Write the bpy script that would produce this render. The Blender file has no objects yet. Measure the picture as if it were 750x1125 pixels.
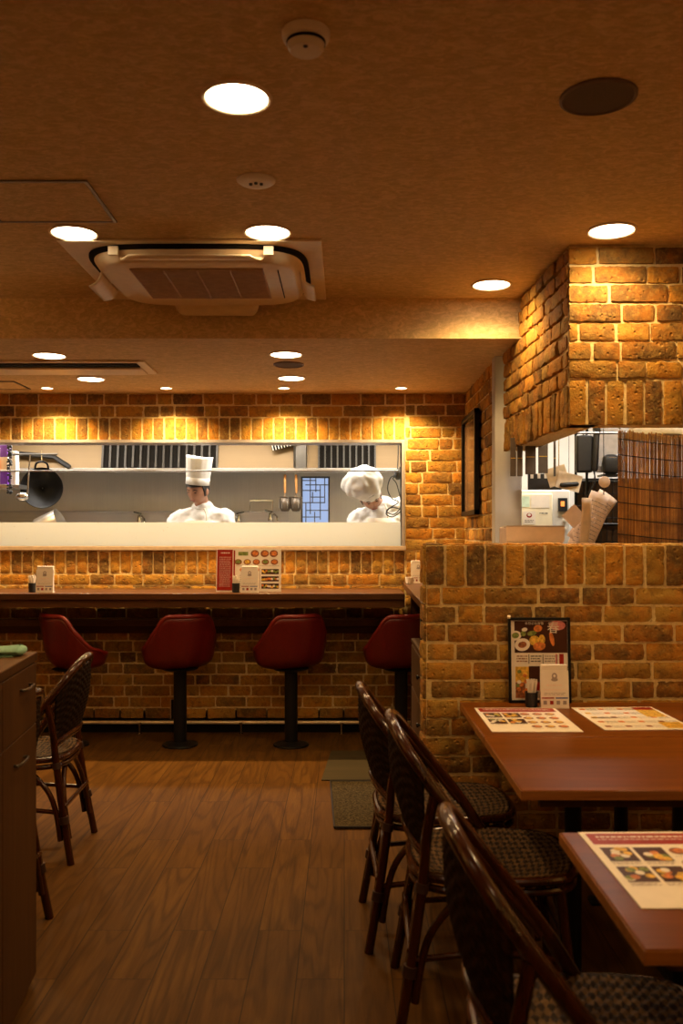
import bpy, math, random
from mathutils import Vector, Matrix, Euler, noise
C = bpy.context.scene.collection
PI = math.pi
# ------------------------------------------------------------------ helpers
def tag(o, label=None, cat=None, group=None, kind=None):
    if label: o['label'] = label
    if cat: o['category'] = cat
    if group: o['group'] = group
    if kind: o['kind'] = kind
    return o
def empty(name, loc=(0,0,0), rz=0):
    o = bpy.data.objects.new(name, None); C.objects.link(o)
    o.location = loc; o.rotation_euler = (0,0,rz); o.empty_display_size = .1
    return o
def copy_tree(o, parent=None):
    c = o.copy(); C.objects.link(c); c.parent = parent
    for ch in list(o.children): copy_tree(ch, c)
    return c
def catmull(pts, n=8, closed=False):
    P = [Vector(p) for p in pts]; out = []
    N = len(P)
    rng = N if closed else N-1
    for i in range(rng):
        if closed: a,b,c,d = P[(i-1)%N],P[i],P[(i+1)%N],P[(i+2)%N]
        else: a,b,c,d = P[max(i-1,0)],P[i],P[i+1],P[min(i+2,N-1)]
        for k in range(n):
            t = k/n
            out.append(.5*((2*b)+(-a+c)*t+(2*a-5*b+4*c-d)*t*t+(-a+3*b-3*c+d)*t**3))
    if not closed: out.append(P[-1])
    return out
class MB:
    def __init__(s): s.v=[]; s.f=[]; s.m=[]; s.sm=[]; s.col={}; s.uv={}; s.T=Matrix()
    def V(s, p, col=None, uv=None):
        s.v.append(s.T @ Vector(p)); i=len(s.v)-1
        if col is not None: s.col[i]=col
        if uv is not None: s.uv[i]=uv
        return i
    def F(s, idx, m=0, smooth=False): s.f.append(tuple(idx)); s.m.append(m); s.sm.append(smooth)
    def box(s, x0,x1,y0,y1,z0,z1, m=0):
        i=[s.V(p) for p in ((x0,y0,z0),(x1,y0,z0),(x1,y1,z0),(x0,y1,z0),(x0,y0,z1),(x1,y0,z1),(x1,y1,z1),(x0,y1,z1))]
        for q in ((3,2,1,0),(4,5,6,7),(0,1,5,4),(1,2,6,5),(2,3,7,6),(3,0,4,7)): s.F([i[k] for k in q], m)
        return s
    def quad(s, a,b,c,d, m=0): s.F([s.V(p) for p in (a,b,c,d)], m); return s
    def prism(s, poly, z0, z1, m=0):
        n=len(poly); a=[s.V((x,y,z0)) for x,y in poly]; b=[s.V((x,y,z1)) for x,y in poly]
        s.F(a[::-1],m); s.F(b,m)
        for k in range(n): s.F((a[k],a[(k+1)%n],b[(k+1)%n],b[k]),m)
        return s
    def tube(s, pts, r, seg=10, closed=False, m=0, cap=True):
        P=[Vector(p) for p in pts]; N=len(P); rings=[]
        R = r if callable(r) else (lambda t: r)
        up=None
        for i in range(N):
            if closed: d=(P[(i+1)%N]-P[i-1])
            else: d=P[min(i+1,N-1)]-P[max(i-1,0)]
            if d.length<1e-9: d=Vector((0,0,1))
            d.normalize()
            if up is None:
                up=Vector((0,0,1)) if abs(d.z)<.9 else Vector((1,0,0))
            a=(up-d*up.dot(d))
            if a.length<1e-6: a=d.orthogonal()
            a.normalize(); up=a
            b=d.cross(a); rr=R(i/(N-1) if N>1 else 0)
            rings.append([s.V(P[i]+(a*math.cos(2*PI*k/seg)+b*math.sin(2*PI*k/seg))*rr) for k in range(seg)])
        for i in range(N if closed else N-1):
            A=rings[i]; B=rings[(i+1)%N]
            for k in range(seg): s.F((A[k],A[(k+1)%seg],B[(k+1)%seg],B[k]),m,True)
        if cap and not closed: s.F(rings[0][::-1],m); s.F(rings[-1],m)
        return s
    def lathe(s, prof, seg=32, c=(0,0,0), m=0, mfn=None, cap=True):
        rings=[]
        for r,z in prof:
            rings.append([s.V((c[0]+r*math.cos(2*PI*k/seg), c[1]+r*math.sin(2*PI*k/seg), c[2]+z)) for k in range(seg)])
        for i in range(len(prof)-1):
            mm = mfn(i) if mfn else m
            for k in range(seg): s.F((rings[i][k],rings[i][(k+1)%seg],rings[i+1][(k+1)%seg],rings[i+1][k]),mm,True)
        if cap:
            s.F(rings[0][::-1],mfn(0) if mfn else m); s.F(rings[-1],mfn(len(prof)-2) if mfn else m)
        return s
    def grid(s, fn, nu, nv, m=0, closed_u=False, uvs=None):
        I=[[s.V(fn(i/nu, j/nv), uv=((i/nu,j/nv) if uvs is None else (i/nu*uvs[0],j/nv*uvs[1]))) for i in range(nu+(0 if closed_u else 1))] for j in range(nv+1)]
        W=nu if closed_u else nu+1
        for j in range(nv):
            for i in range(nu): s.F((I[j][i],I[j][(i+1)%W],I[j+1][(i+1)%W],I[j+1][i]),m,True)
        return s
    def sphere(s, c, r, seg=16, ring=10, m=0, fn=None):
        r = (r,r,r) if not hasattr(r,'__len__') else r
        c=Vector(c)
        def g(u,v):
            th=2*PI*u; ph=-PI/2+PI*v
            d=Vector((math.cos(ph)*math.cos(th),math.cos(ph)*math.sin(th),math.sin(ph)))
            k=fn(d) if fn else 1
            return c+Vector((d.x*r[0],d.y*r[1],d.z*r[2]))*k
        return s.grid(g, seg, ring, m, closed_u=True)
    def capsule(s, p0, r0, p1, r1, seg=12, m=0):
        p0=Vector(p0); p1=Vector(p1); d=(p1-p0); L=d.length; d.normalize()
        pts=[]; rr=[]
        for k in range(5): a=PI/2*k/4; pts.append(p0-d*r0*math.cos(a)); rr.append(max(r0*math.sin(a),.0005))
        for k in range(5): a=PI/2*k/4; pts.append(p1+d*r1*math.sin(a)); rr.append(max(r1*math.cos(a),.0005))
        n=len(pts)-1
        return s.tube(pts, lambda t: rr[int(round(t*n))], seg, m=m)
    def build(s, name, mats, parent=None, bevel=0, sub=0, solid=0, angle=35, remesh=0, loc=None):
        if not isinstance(mats,(list,tuple)): mats=[mats]
        me=bpy.data.meshes.new(name); me.from_pydata([tuple(v) for v in s.v],[],s.f); me.update()
        for m in mats: me.materials.append(m)
        me.polygons.foreach_set('material_index', s.m)
        me.polygons.foreach_set('use_smooth', [True]*len(s.f))
        if remesh==0 and sub==0: me.set_sharp_from_angle(angle=math.radians(angle))
        if s.col:
            at=me.color_attributes.new('tone','FLOAT_COLOR','POINT')
            for i,c in s.col.items(): at.data[i].color=(c,c,c,1) if not hasattr(c,'__len__') else (*c,1)
        if s.uv:
            u=me.uv_layers.new(name='UVMap')
            for lp in me.loops: u.data[lp.index].uv=s.uv.get(lp.vertex_index,(0,0))
        o=bpy.data.objects.new(name, me); C.objects.link(o)
        if parent: o.parent=parent
        if loc: o.location=loc
        if remesh:
            r=o.modifiers.new('r','REMESH'); r.mode='VOXEL'; r.voxel_size=remesh; r.use_smooth_shade=True
            k=o.modifiers.new('k','SMOOTH'); k.factor=.5; k.iterations=4
        if solid: k=o.modifiers.new('s','SOLIDIFY'); k.thickness=solid; k.offset=0
        if sub: k=o.modifiers.new('u','SUBSURF'); k.levels=sub; k.render_levels=sub
        if bevel: k=o.modifiers.new('b','BEVEL'); k.width=bevel; k.segments=2; k.limit_method='ANGLE'; k.angle_limit=math.radians(40)
        return o
# ------------------------------------------------------------------ materials
class NT:
    def __init__(s,name):
        s.mat=bpy.data.materials.new(name); s.mat.use_nodes=True; s.n=s.mat.node_tree.nodes; s.l=s.mat.node_tree.links
        s.b=s.n['Principled BSDF']
    def new(s,t,**k):
        x=s.n.new(t)
        for a,b in k.items(): setattr(x,a,b)
        return x
    def link(s,a,b): s.l.new(a,b)
    def coords(s, scale=(1,1,1), out='Object', rot=(0,0,0)):
        tc=s.new('ShaderNodeTexCoord'); mp=s.new('ShaderNodeMapping'); mp.inputs['Scale'].default_value=scale; mp.inputs['Rotation'].default_value=rot
        s.link(tc.outputs[out],mp.inputs['Vector']); return mp.outputs[0]
    def noise(s, vec, scale, detail=4, rough=.5, dist=0):
        x=s.new('ShaderNodeTexNoise'); x.inputs['Scale'].default_value=scale; x.inputs['Detail'].default_value=detail
        x.inputs['Roughness'].default_value=rough; x.inputs['Distortion'].default_value=dist; s.link(vec,x.inputs['Vector']); return x.outputs['Fac']
    def ramp(s, fac, stops):
        x=s.new('ShaderNodeValToRGB'); e=x.color_ramp.elements
        while len(e)<len(stops): e.new(.5)
        for i,(p,c) in enumerate(stops): e[i].position=p; e[i].color=(*c,1)
        s.link(fac,x.inputs['Fac']); return x.outputs['Color']
    def mix(s, fac, a, b, mode='MIX'):
        x=s.new('ShaderNodeMix'); x.data_type='RGBA'; x.blend_type=mode
        for v,i in ((fac,0),(a,6),(b,7)):
            if hasattr(v,'is_linked') or hasattr(v,'links'): s.link(v,x.inputs[i])
            else: x.inputs[i].default_value = v if not hasattr(v,'__len__') else (*v,1)
        return x.outputs[2]
    def bump(s, h, strength=.3, dist=.01):
        x=s.new('ShaderNodeBump'); x.inputs['Strength'].default_value=strength; x.inputs['Distance'].default_value=dist
        s.link(h,x.inputs['Height']); s.link(x.outputs[0],s.b.inputs['Normal'])
    def set(s, rough=None, metal=None, spec=None, color=None):
        if rough is not None: s.b.inputs['Roughness'].default_value=rough
        if metal is not None: s.b.inputs['Metallic'].default_value=metal
        if spec is not None: s.b.inputs['Specular IOR Level'].default_value=spec
        if color is not None:
            if hasattr(color,'__len__'): s.b.inputs['Base Color'].default_value=(*color,1)
            else: s.link(color,s.b.inputs['Base Color'])
        return s.mat
def simple(name, col, rough=.5, metal=0, spec=.5, var=.12, scale=30, bump=0):
    t=NT(name); n=t.noise(t.coords(),scale,3)
    c=t.ramp(n,[(.3,tuple(x*(1-var) for x in col)),(.7,tuple(min(x*(1+var),1) for x in col))])
    t.set(rough,metal,spec,c)
    if bump: t.bump(n,bump,.003)
    return t.mat
def emit(name, col, st):
    t=NT(name); t.set(color=(0.02,0.02,0.02)); t.b.inputs['Emission Color'].default_value=(*col,1); t.b.inputs['Emission Strength'].default_value=st; return t.mat
def m_brick():
    t=NT('brick'); a=t.new('ShaderNodeAttribute',attribute_name='tone')
    co=t.coords()
    base=t.ramp(a.outputs['Fac'],[(0,(.13,.068,.022)),(.28,(.26,.135,.03)),(.55,(.42,.23,.035)),(.75,(.5,.22,.025)),(1,(.44,.27,.055))])
    n1=t.noise(co,17,6,.7,.8); n2=t.noise(co,55,5,.7); n3=t.noise(co,130,3,.6); n4=t.noise(co,9,4,.6)
    c0=t.mix(t.ramp(n4,[(.45,(0,0,0)),(.6,(.45,.45,.45))]),base,(.56,.2,.02)); base=c0
    c=t.mix(t.ramp(n1,[(.46,(0,0,0)),(.64,(.6,.6,.6))]),base,(.1,.06,.026))
    c=t.mix(t.ramp(n2,[(.5,(0,0,0)),(.75,(.5,.5,.5))]),c,(.6,.4,.1))
    t.set(.85,color=c,spec=.15)
    v=t.new('ShaderNodeTexVoronoi'); v.inputs['Scale'].default_value=38; t.link(co,v.inputs['Vector'])
    pit=t.ramp(v.outputs['Distance'],[(.0,(0,0,0)),(.28,(1,1,1))])
    h=t.mix(.45,t.mix(.4,n2,n3),pit)
    t.bump(h,1.0,.014); return t.mat
def m_mortar():
    t=NT('mortar'); n=t.noise(t.coords(),60,6,.7)
    t.set(.9,color=t.ramp(n,[(.3,(.6,.44,.18)),(.7,(.88,.68,.32))]),spec=.2); t.bump(n,.7,.006); return t.mat
def m_ceiling():
    t=NT('ceiling_paper'); co=t.coords((22,42,42)); n=t.noise(co,1,6,.7,1.2); n2=t.noise(t.coords(),180,3,.7)
    c=t.ramp(n,[(.4,(.54,.38,.17)),(.5,(.66,.47,.22)),(.6,(.82,.6,.3))])
    c=t.mix(.25,c,t.ramp(n2,[(.3,(.5,.34,.14)),(.7,(.85,.62,.3))]))
    t.set(.75,color=c,spec=.25); t.bump(t.mix(.5,n,n2),.25,.003); return t.mat
def m_floor():
    t=NT('floor_planks')
    tc=t.new('ShaderNodeTexCoord'); mp=t.new('ShaderNodeMapping'); mp.inputs['Rotation'].default_value=(0,0,PI/2)
    t.link(tc.outputs['Object'],mp.inputs['Vector'])
    b=t.new('ShaderNodeTexBrick'); b.offset=.37; b.offset_frequency=2
    for k,v in (('Scale',1),('Mortar Size',.0016),('Mortar Smooth',.3),('Brick Width',.95),('Row Height',.15),('Bias',0)): b.inputs[k].default_value=v
    b.inputs['Color1'].default_value=(0,0,0,1); b.inputs['Color2'].default_value=(1,1,1,1); b.inputs['Mortar'].default_value=(0,0,0,1)
    t.link(mp.outputs[0],b.inputs['Vector'])
    # per plank shift of the grain
    sh=t.new('ShaderNodeVectorMath',operation='SCALE'); sh.inputs['Scale'].default_value=7.3; t.link(b.outputs['Color'],sh.inputs[0])
    ad=t.new('ShaderNodeVectorMath',operation='ADD'); t.link(tc.outputs['Object'],ad.inputs[0]); t.link(sh.outputs[0],ad.inputs[1])
    m2=t.new('ShaderNodeMapping'); m2.inputs['Scale'].default_value=(16,1.3,1); t.link(ad.outputs[0],m2.inputs['Vector'])
    n=t.noise(m2.outputs[0],1,5,.6,1.2)
    m3=t.new('ShaderNodeMapping'); m3.inputs['Scale'].default_value=(5.0,.42,1); t.link(ad.outputs[0],m3.inputs['Vector'])
    gn=t.noise(m3.outputs[0],1,2.5,.45,.25)
    mu=t.new('ShaderNodeMath',operation='MULTIPLY'); mu.inputs[1].default_value=95; t.link(gn,mu.inputs[0])
    si=t.new('ShaderNodeMath',operation='SINE'); t.link(mu.outputs[0],si.inputs[0])
    hf=t.new('ShaderNodeMath',operation='MULTIPLY_ADD'); hf.inputs[1].default_value=.5; hf.inputs[2].default_value=.5; t.link(si.outputs[0],hf.inputs[0])
    m4=t.new('ShaderNodeMapping'); m4.inputs['Scale'].default_value=(220,7,1); t.link(ad.outputs[0],m4.inputs['Vector'])
    fine=t.noise(m4.outputs[0],1,3,.6)
    c=t.ramp(n,[(.25,(.052,.022,.003)),(.5,(.09,.039,.0065)),(.75,(.14,.064,.011))])
    c=t.mix(t.ramp(hf.outputs[0],[(.0,(.62,.62,.62)),(.35,(.12,.12,.12)),(1,(0,0,0))]),c,(.03,.012,.003))
    c=t.mix(.14,c,t.ramp(fine,[(.3,(.04,.018,.005)),(.7,(.22,.1,.03))]))
    c=t.mix(t.ramp(b.outputs['Color'],[(0,(.0,.0,.0)),(1,(.4,.4,.4))]),c,(.075,.032,.008))
    c=t.mix(b.outputs['Fac'],c,(.02,.011,.006))
    t.set(.45,color=c,spec=.04); t.bump(t.mix(.5,fine,t.mix(b.outputs['Fac'],(1,1,1),(0,0,0))),.25,.002); return t.mat
def m_wood(name, dark, light, rough=.35, axis='Y', sc=1, coat=0):
    t=NT(name); s={'X':(1.2,14,14),'Y':(14,1.2,14),'Z':(14,14,1.2)}[axis]
    s=tuple(x*sc for x in s); f={'X':(4,160,160),'Y':(160,4,160),'Z':(160,160,4)}[axis]
    n=t.noise(t.coords(s),1,5,.6,1.0); n2=t.noise(t.coords(f),1,3,.6)
    c=t.mix(.35,t.ramp(n,[(.3,dark),(.7,light)]),t.ramp(n2,[(.3,dark),(.7,light)]))
    t.set(rough,color=c,spec=.1); t.b.inputs['Coat Weight'].default_value=coat; t.b.inputs['Coat Roughness'].default_value=.15
    t.bump(n2,.12,.001); return t.mat
def m_weave(name, dark, light, su=1, sv=1):
    t=NT(name); co=t.coords((1,.5,1),'UV',(0,0,.785))
    ch=t.new('ShaderNodeTexChecker'); ch.inputs['Scale'].default_value=1
    t.link(co,ch.inputs['Vector']); ch.inputs['Color1'].default_value=(*dark,1); ch.inputs['Color2'].default_value=(*light,1)
    n=t.noise(co,.35,3,.6); c=t.mix(t.ramp(n,[(.35,(0,0,0)),(.65,(.6,.6,.6))]),ch.outputs['Color'],dark)
    t.set(.6,color=c,spec=.1); return t.mat
def m_steel(name, col=(.55,.53,.5), rough=.33, axis='X', metal=.9):
    t=NT(name); s={'X':(2,120,120),'Z':(120,120,2)}[axis]
    n=t.noise(t.coords(s),1,3,.6); n2=t.noise(t.coords(),2.5,3,.5)
    c=t.mix(.5,t.ramp(n,[(.3,tuple(x*.85 for x in col)),(.7,col)]),t.ramp(n2,[(.3,tuple(x*.75 for x in col)),(.7,col)]))
    t.set(rough,metal,color=c); t.bump(n,.06,.001); return t.mat
BRICK=m_brick(); MORTAR=m_mortar(); CEIL=m_ceiling(); FLOOR=m_floor()
TABLE=m_wood('table_walnut',(.085,.021,.002),(.22,.065,.007),.3,'X',.9,.0)
TEDGE=m_wood('table_edge',(.2,.07,.015),(.42,.18,.045),.45,'X')
COUNTER=m_wood('counter_wood',(.05,.02,.008),(.11,.045,.016),.3,'X',1,.1)
CABWOOD=m_wood('cabinet_oak',(.05,.02,.006),(.095,.042,.012),.55,'Z')
CABTOP=m_wood('cabinet_top',(.12,.06,.024),(.2,.105,.04),.5,'Y')
DARKCAB=m_wood('dark_cabinet',(.045,.024,.012),(.09,.05,.026),.4,'Z')
CANE=m_wood('lacquered_cane',(.014,.004,.0015),(.065,.016,.003),.25,'Z',1,.7)
CANEB=simple('cane_binding',(.035,.014,.008),.4)
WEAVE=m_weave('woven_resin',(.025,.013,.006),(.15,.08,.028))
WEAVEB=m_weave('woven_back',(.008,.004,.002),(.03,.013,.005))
RED=simple('red_leather',(.1,.0035,.003),.38,var=.1,scale=60,bump=.1)
REDP=simple('red_piping',(.15,.008,.005),.35)
BLACK=simple('black_metal',(.006,.006,.006),.4,0,.25)
BLACKP=simple('black_plastic',(.015,.015,.016),.45)
STEEL=m_steel('brushed_steel'); STEELV=m_steel('steel_wall',(.72,.68,.6),.34,'Z',.2)
HOODS=m_steel('hood_steel',(.2,.125,.05),.5,'X',.35)
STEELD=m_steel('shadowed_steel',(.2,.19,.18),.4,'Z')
CHROME=simple('polished_metal',(.7,.68,.62),.2,1)
RAILM=simple('brass_rail',(.85,.7,.46),.35,.5)
WHITEP=simple('white_plastic',(.8,.72,.6),.45,var=.04)
CREAM=simple('cream_plastic',(.82,.65,.4),.4,var=.05)
VENTD=simple('vent_shadow',(.012,.01,.008),.8,0,.05)
GRILLE=simple('intake_grille',(.48,.31,.17),.6)
TANTRIM=simple('tan_sill',(.5,.38,.26),.5)
GREYTRIM=simple('grey_frame',(.3,.27,.26),.45)
PLASTER=simple('grey_plaster',(.5,.47,.43),.7,var=.1,scale=6,bump=.1)
KWALL=simple('kitchen_white',(.62,.6,.57),.6,var=.04,scale=5)
PAPER=simple('paper',(.78,.7,.6),.6,var=.03)
PAPERL=simple('laminated_paper',(.85,.77,.64),.4,0,.15,var=.03)
PINKP=simple('buff_paper',(.8,.63,.52),.7,var=.06)
INK=simple('ink_dark',(.05,.035,.03),.6); INKG=simple('ink_grey',(.32,.25,.22),.6)
MRED=simple('menu_red',(.32,.02,.01),.4,0,.15); MDARK=simple('menu_dark',(.06,.02,.01),.4,0,.15)
MORANGE=simple('food_orange',(.62,.2,.05),.4,0,.15,var=.4,scale=90); MYEL=simple('food_yellow',(.7,.42,.06),.4,0,.15,var=.4,scale=90)
MBROWN=simple('food_brown',(.28,.1,.04),.4,0,.15,var=.5,scale=90); MGREEN=simple('food_green',(.2,.24,.06),.4,0,.15,var=.4,scale=90)
MPINK=simple('menu_pink',(.62,.2,.2),.4,var=.3,scale=60); MBLUE=simple('menu_blue',(.05,.08,.3),.4)
CLOTHW=simple('white_cotton',(.62,.6,.56),.85,var=.05,scale=18,bump=.15)
APRON=simple('cream_apron',(.66,.56,.42),.85,var=.06)
SKIN=simple('skin',(.36,.18,.11),.5,var=.06,scale=12); HAIR=simple('black_hair',(.018,.014,.012),.5)
LIP=simple('lip',(.3,.1,.08),.5); TROUS=simple('dark_trousers',(.03,.03,.035),.8)
GREENC=simple('mint_towel',(.3,.55,.4),.9,var=.08,scale=80,bump=.3)
PURPLE=simple('purple_pack',(.14,.03,.35),.4); ORANGE=simple('orange_pack',(.8,.25,.03),.4); GREENP=simple('green_pack',(.05,.3,.08),.4)
IRON=simple('seasoned_iron',(.006,.005,.0045),.45,0,.15); WOODH=m_wood('handle_wood',(.4,.16,.05),(.62,.3,.1),.5,'Z')
MAT1=m_wood('grey_plank_mat',(.035,.026,.012),(.06,.044,.02),.6,'X')
DISPLAY=emit('orange_display',(1,.25,.04),2.0)
LAMP=emit('lamp_disc',(1,.80,.55),14); LAMPS=emit('small_lamp_disc',(1,.78,.5),14)
KLAMP=emit('kitchen_tube',(1,.93,.82),6)
PANE=emit('lattice_glow',(.42,.55,.85),.9)
def m_mat2():
    t=NT('loop_mat'); n=t.noise(t.coords(),110,3,.8); t.set(.95,spec=.05,color=t.ramp(n,[(.4,(.018,.012,.005)),(.62,(.1,.07,.03))])); t.bump(n,.9,.01); return t.mat
MAT2=m_mat2()
def m_guard():
    t=NT('frosted_guard'); n=t.noise(t.coords(),70,4,.7); n2=t.noise(t.coords((1,1,1)),3,2,.5)
    c=t.mix(t.ramp(n,[(.66,(0,0,0)),(.72,(.6,.6,.6))]),(.66,.76,.9),(.3,.3,.28))
    t.set(.4,color=c,spec=.3); t.b.inputs['Transmission Weight'].default_value=.25; return t.mat
GUARD=m_guard()
def m_bamboo():
    t=NT('bamboo_reeds'); n=t.noise(t.coords((90,90,2.5)),1,4,.6); n2=t.noise(t.coords((7,7,9)),1,4,.6)
    c=t.ramp(n,[(.3,(.16,.06,.01)),(.5,(.5,.23,.04)),(.72,(.85,.5,.14))])
    c=t.mix(t.ramp(n2,[(.45,(0,0,0)),(.65,(.7,.7,.7))]),c,(.12,.05,.015)); t.set(.5,color=c); return t.mat
BAMBOO=m_bamboo()
# ------------------------------------------------------------------ bricks
def layout_rows(u0,u1,v0,v1,course,rnd,L=(.215,.215,.215,.11,.17)):
    R=[]; n=max(1,round((v1-v0)/course)); h=(v1-v0)/n
    for j in range(n):
        u=u0-rnd.uniform(0,.12) if True else u0
        while u<u1-.01:
            l=rnd.choice(L)+rnd.uniform(-.012,.012); a=max(u,u0); b=min(u+l,u1)
            if u1-b<.05: b=u1
            if b-a>.03: R.append((a,b,v0+j*h,v0+(j+1)*h))
            u=b if b==u1 else u+l
    return R
def layout_soldiers(u0,u1,v0,v1,w,rnd):
    n=max(1,round((u1-u0)/w)); k=(u1-u0)/n
    return [(u0+i*k,u0+(i+1)*k,v0,v1) for i in range(n)]
def add_bricks(mb, P, rects, rnd, depth=.0075, joint=.0062, rough=1):
    for (a,b,c,d) in rects:
        j=lambda: rnd.uniform(-.0022,.0022)*rough
        a2,b2,c2,d2=a+joint+j(),b-joint+j(),c+joint+j(),d-joint+j()
        if b2-a2<.012 or d2-c2<.012: continue
        tone=rnd.random(); w=b2-a2; h=d2-c2; nx=max(4,min(14,round(w/.015))); ny=max(4,min(14,round(h/.015)))
        off=Vector((rnd.uniform(-9,9),rnd.uniform(-9,9),0)); dp=depth+rnd.uniform(-.0028,.0028)*rough
        tu=rnd.uniform(-.012,.012)*rough; tv=rnd.uniform(-.03,.03)*rough
        def wob(u,v): return noise.noise(off+Vector((u*28,v*28,0)))
        grid=[]
        for y in range(ny+1):
            row=[]
            for x in range(nx+1):
                u=a2+w*x/nx; v=c2+h*y/ny; edge=(x in (0,nx)) + (y in (0,ny))
                nn=wob(u,v)
                z=dp+nn*.0035*rough+.0018*noise.noise(off+Vector((u*90,v*90,2)))+tu*(u-(a2+b2)/2)+tv*(v-(c2+d2)/2)
                if edge:
                    z-=.0028+.002*abs(wob(u+3,v))
                    cu,cv=(a2+b2)/2,(c2+d2)/2
                    if x in (0,nx): u+=(.0045*wob(v*2,u+7) + (.002 if edge==2 else 0)*(1 if x==0 else -1))*rough
                    if y in (0,ny): v+=(.0045*wob(u*2,v+5) + (.002 if edge==2 else 0)*(1 if y==0 else -1))*rough
                row.append(mb.V(P(u,v,z),col=tone))
            grid.append(row)
        for y in range(ny):
            for x in range(nx): mb.F((grid[y][x],grid[y][x+1],grid[y+1][x+1],grid[y+1][x]),0,True)
        ring=[(x,0) for x in range(nx)]+[(nx,y) for y in range(ny)]+[(x,ny) for x in range(nx,0,-1)]+[(0,y) for y in range(ny,0,-1)]
        low=[mb.V(P(a2-.001+(w+.002)*x/nx, c2-.001+(h+.002)*y/ny,-.004),col=tone) for x,y in ring]
        top=[grid[y][x] for x,y in ring]
        for i in range(len(ring)):
            k=(i+1)%len(ring); mb.F((low[i],low[k],top[k],top[i]),0,True)
def slab(mb,x0,x1,y0,y1,z0,z1,m=1): mb.box(x0,x1,y0,y1,z0,z1,m)
# ------------------------------------------------------------------ geometry constants (metres)
EYE=1.39; CE=2.60; CL=2.395; YW=6.45; YP=3.80; YS=4.65
WX0,WX1,WZ0,WZ1=-3.3,.406,1.312,2.055
rnd=random.Random(7)
# floor
mb=MB(); mb.box(-3.6,3.4,-2.2,6.45,-.06,0); tag(mb.build('floor',FLOOR),kind='structure')
mb=MB(); mb.box(-3.6,3.4,6.45,8.4,-.06,.15); tag(mb.build('floor_kitchen',simple('kitchen_floor',(.25,.22,.2),.5)),kind='structure')
# ceilings
mb=MB(); mb.box(-3.6,3.4,-2.2,YS,CE,CE+.12)
tag(mb.build('ceiling',CEIL),kind='structure')
mb=MB(); mb.box(-3.6,3.4,YS,6.6,CL,CE+.12)
tag(mb.build('ceiling_lowered',CEIL),kind='structure')
mb=MB(); mb.box(-3.6,3.4,6.6,8.4,2.42,2.72)
tag(mb.build('ceiling_kitchen',KWALL),kind='structure')
# back brick wall
mb=MB()
slab(mb,-3.6,.96,YW,YW+.15,0,WZ0); slab(mb,-3.6,.96,YW,YW+.15,WZ1,CE+.1)
slab(mb,WX1,.96,YW,YW+.15,WZ0,WZ1); slab(mb,-3.6,WX0,YW,YW+.15,WZ0,WZ1)
Pf=lambda u,v,w: (u,YW-w,v)
R=[]
R+=layout_rows(-3.6,.43,.09,1.115,.079,rnd)
R+=layout_soldiers(-3.6,.43,1.115,1.283,.077,rnd)
R+=layout_soldiers(-3.6,.43,2.06,2.225,.077,rnd)
R+=layout_rows(-3.6,.43,2.225,2.395,.083,rnd)
R+=layout_rows(.43,.86,.09,2.395,.079,rnd)
add_bricks(mb,Pf,R,rnd)
tag(mb.build('wall_back',[BRICK,MORTAR]),kind='structure')
# side brick wall segment and grey post
mb=MB(); slab(mb,.86,.96,5.2,YW,0,CL)
add_bricks(mb,lambda u,v,w:(.86-w,YW-u,v),layout_rows(.01,1.25,.0,2.39,.079,rnd,(.11,.11,.17,.2)),rnd,depth=.012,rough=1.4)
tag(mb.build('wall_side',[BRICK,MORTAR]),kind='structure')
mb=MB(); mb.box(.843,.995,5.1,5.199,0,CL); tag(mb.build('trim_1',PLASTER,bevel=.004),kind='structure')
# low partition
mb=MB(); PX0=.338; PT=1.352
slab(mb,PX0+.004,3.0,YP,YP+.17,0,PT-.004)
R=layout_rows(PX0,3.0,0,PT-.175,.0795,rnd)+layout_soldiers(PX0,3.0,PT-.175,PT,.083,rnd)
add_bricks(mb,lambda u,v,w:(u,YP-w,v),R,rnd,depth=.0075)
add_bricks(mb,lambda u,v,w:(PX0-w,YP+.17-u,v),layout_rows(0,.175,0,PT-.175,.0795,rnd,(.17,.2))+layout_soldiers(0,.175,PT-.175,PT,.085,rnd),rnd,depth=.01)
add_bricks(mb,lambda u,v,w:(u,YP+v,PT-.006+w),layout_soldiers(PX0,3.0,0,.17,.083,rnd),rnd,depth=.008)
tag(mb.build('wall_partition',[BRICK,MORTAR]),kind='structure')
# brick hood over the opening
mb=MB(); HZ=1.846; HA=Vector((.947,YP)); HB=Vector((.905,YS+.02)); HC=Vector((.885,5.0))
slab(mb,.939,3.0,YP,YP+.12,HZ+.006,CE)
add_bricks(mb,lambda u,v,w:(u,YP-w,v),layout_soldiers(.932,3.0,HZ,2.04,.079,rnd)+layout_rows(.932,3.0,2.04,CE-.004,.0795,rnd,(.23,.23,.12,.15)),rnd,depth=.010)
d=(HC-HA); L=d.length; d.normalize(); nrm=Vector((-d.y,d.x))   # outward to -X
def Ph(u,v,w): p=HA+d*u+nrm*w; return (p.x,p.y,v)
p=[(HA.x+.004,HA.y),(HA.x+.12,HA.y),(HC.x+.12,HC.y),(HC.x+.004,HC.y)]
pm=[(HA+d*(YS-.002-YP))]; q=pm[0]
mb.prism([(HA.x+.003,HA.y+.01),(HA.x+.12,HA.y+.01),(q.x+.12,q.y),(q.x+.004,q.y)],HZ+.006,CE,1)
mb.prism([(q.x+.004,q.y),(q.x+.12,q.y),(HC.x+.12,HC.y),(HC.x+.004,HC.y)],HZ+.006,CL,1)
uS=YS-.01-YP
add_bricks(mb,Ph,layout_soldiers(0,L,HZ,2.02,.066,rnd)+layout_rows(0,L,2.02,2.39,.0795,rnd,(.11,.13,.2))+layout_rows(0,uS,2.39,CE-.004,.0795,rnd,(.11,.13,.2)),rnd,depth=.016,rough=1.8)
tag(mb.build('wall_hood',[BRICK,MORTAR]),kind='structure')
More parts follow.
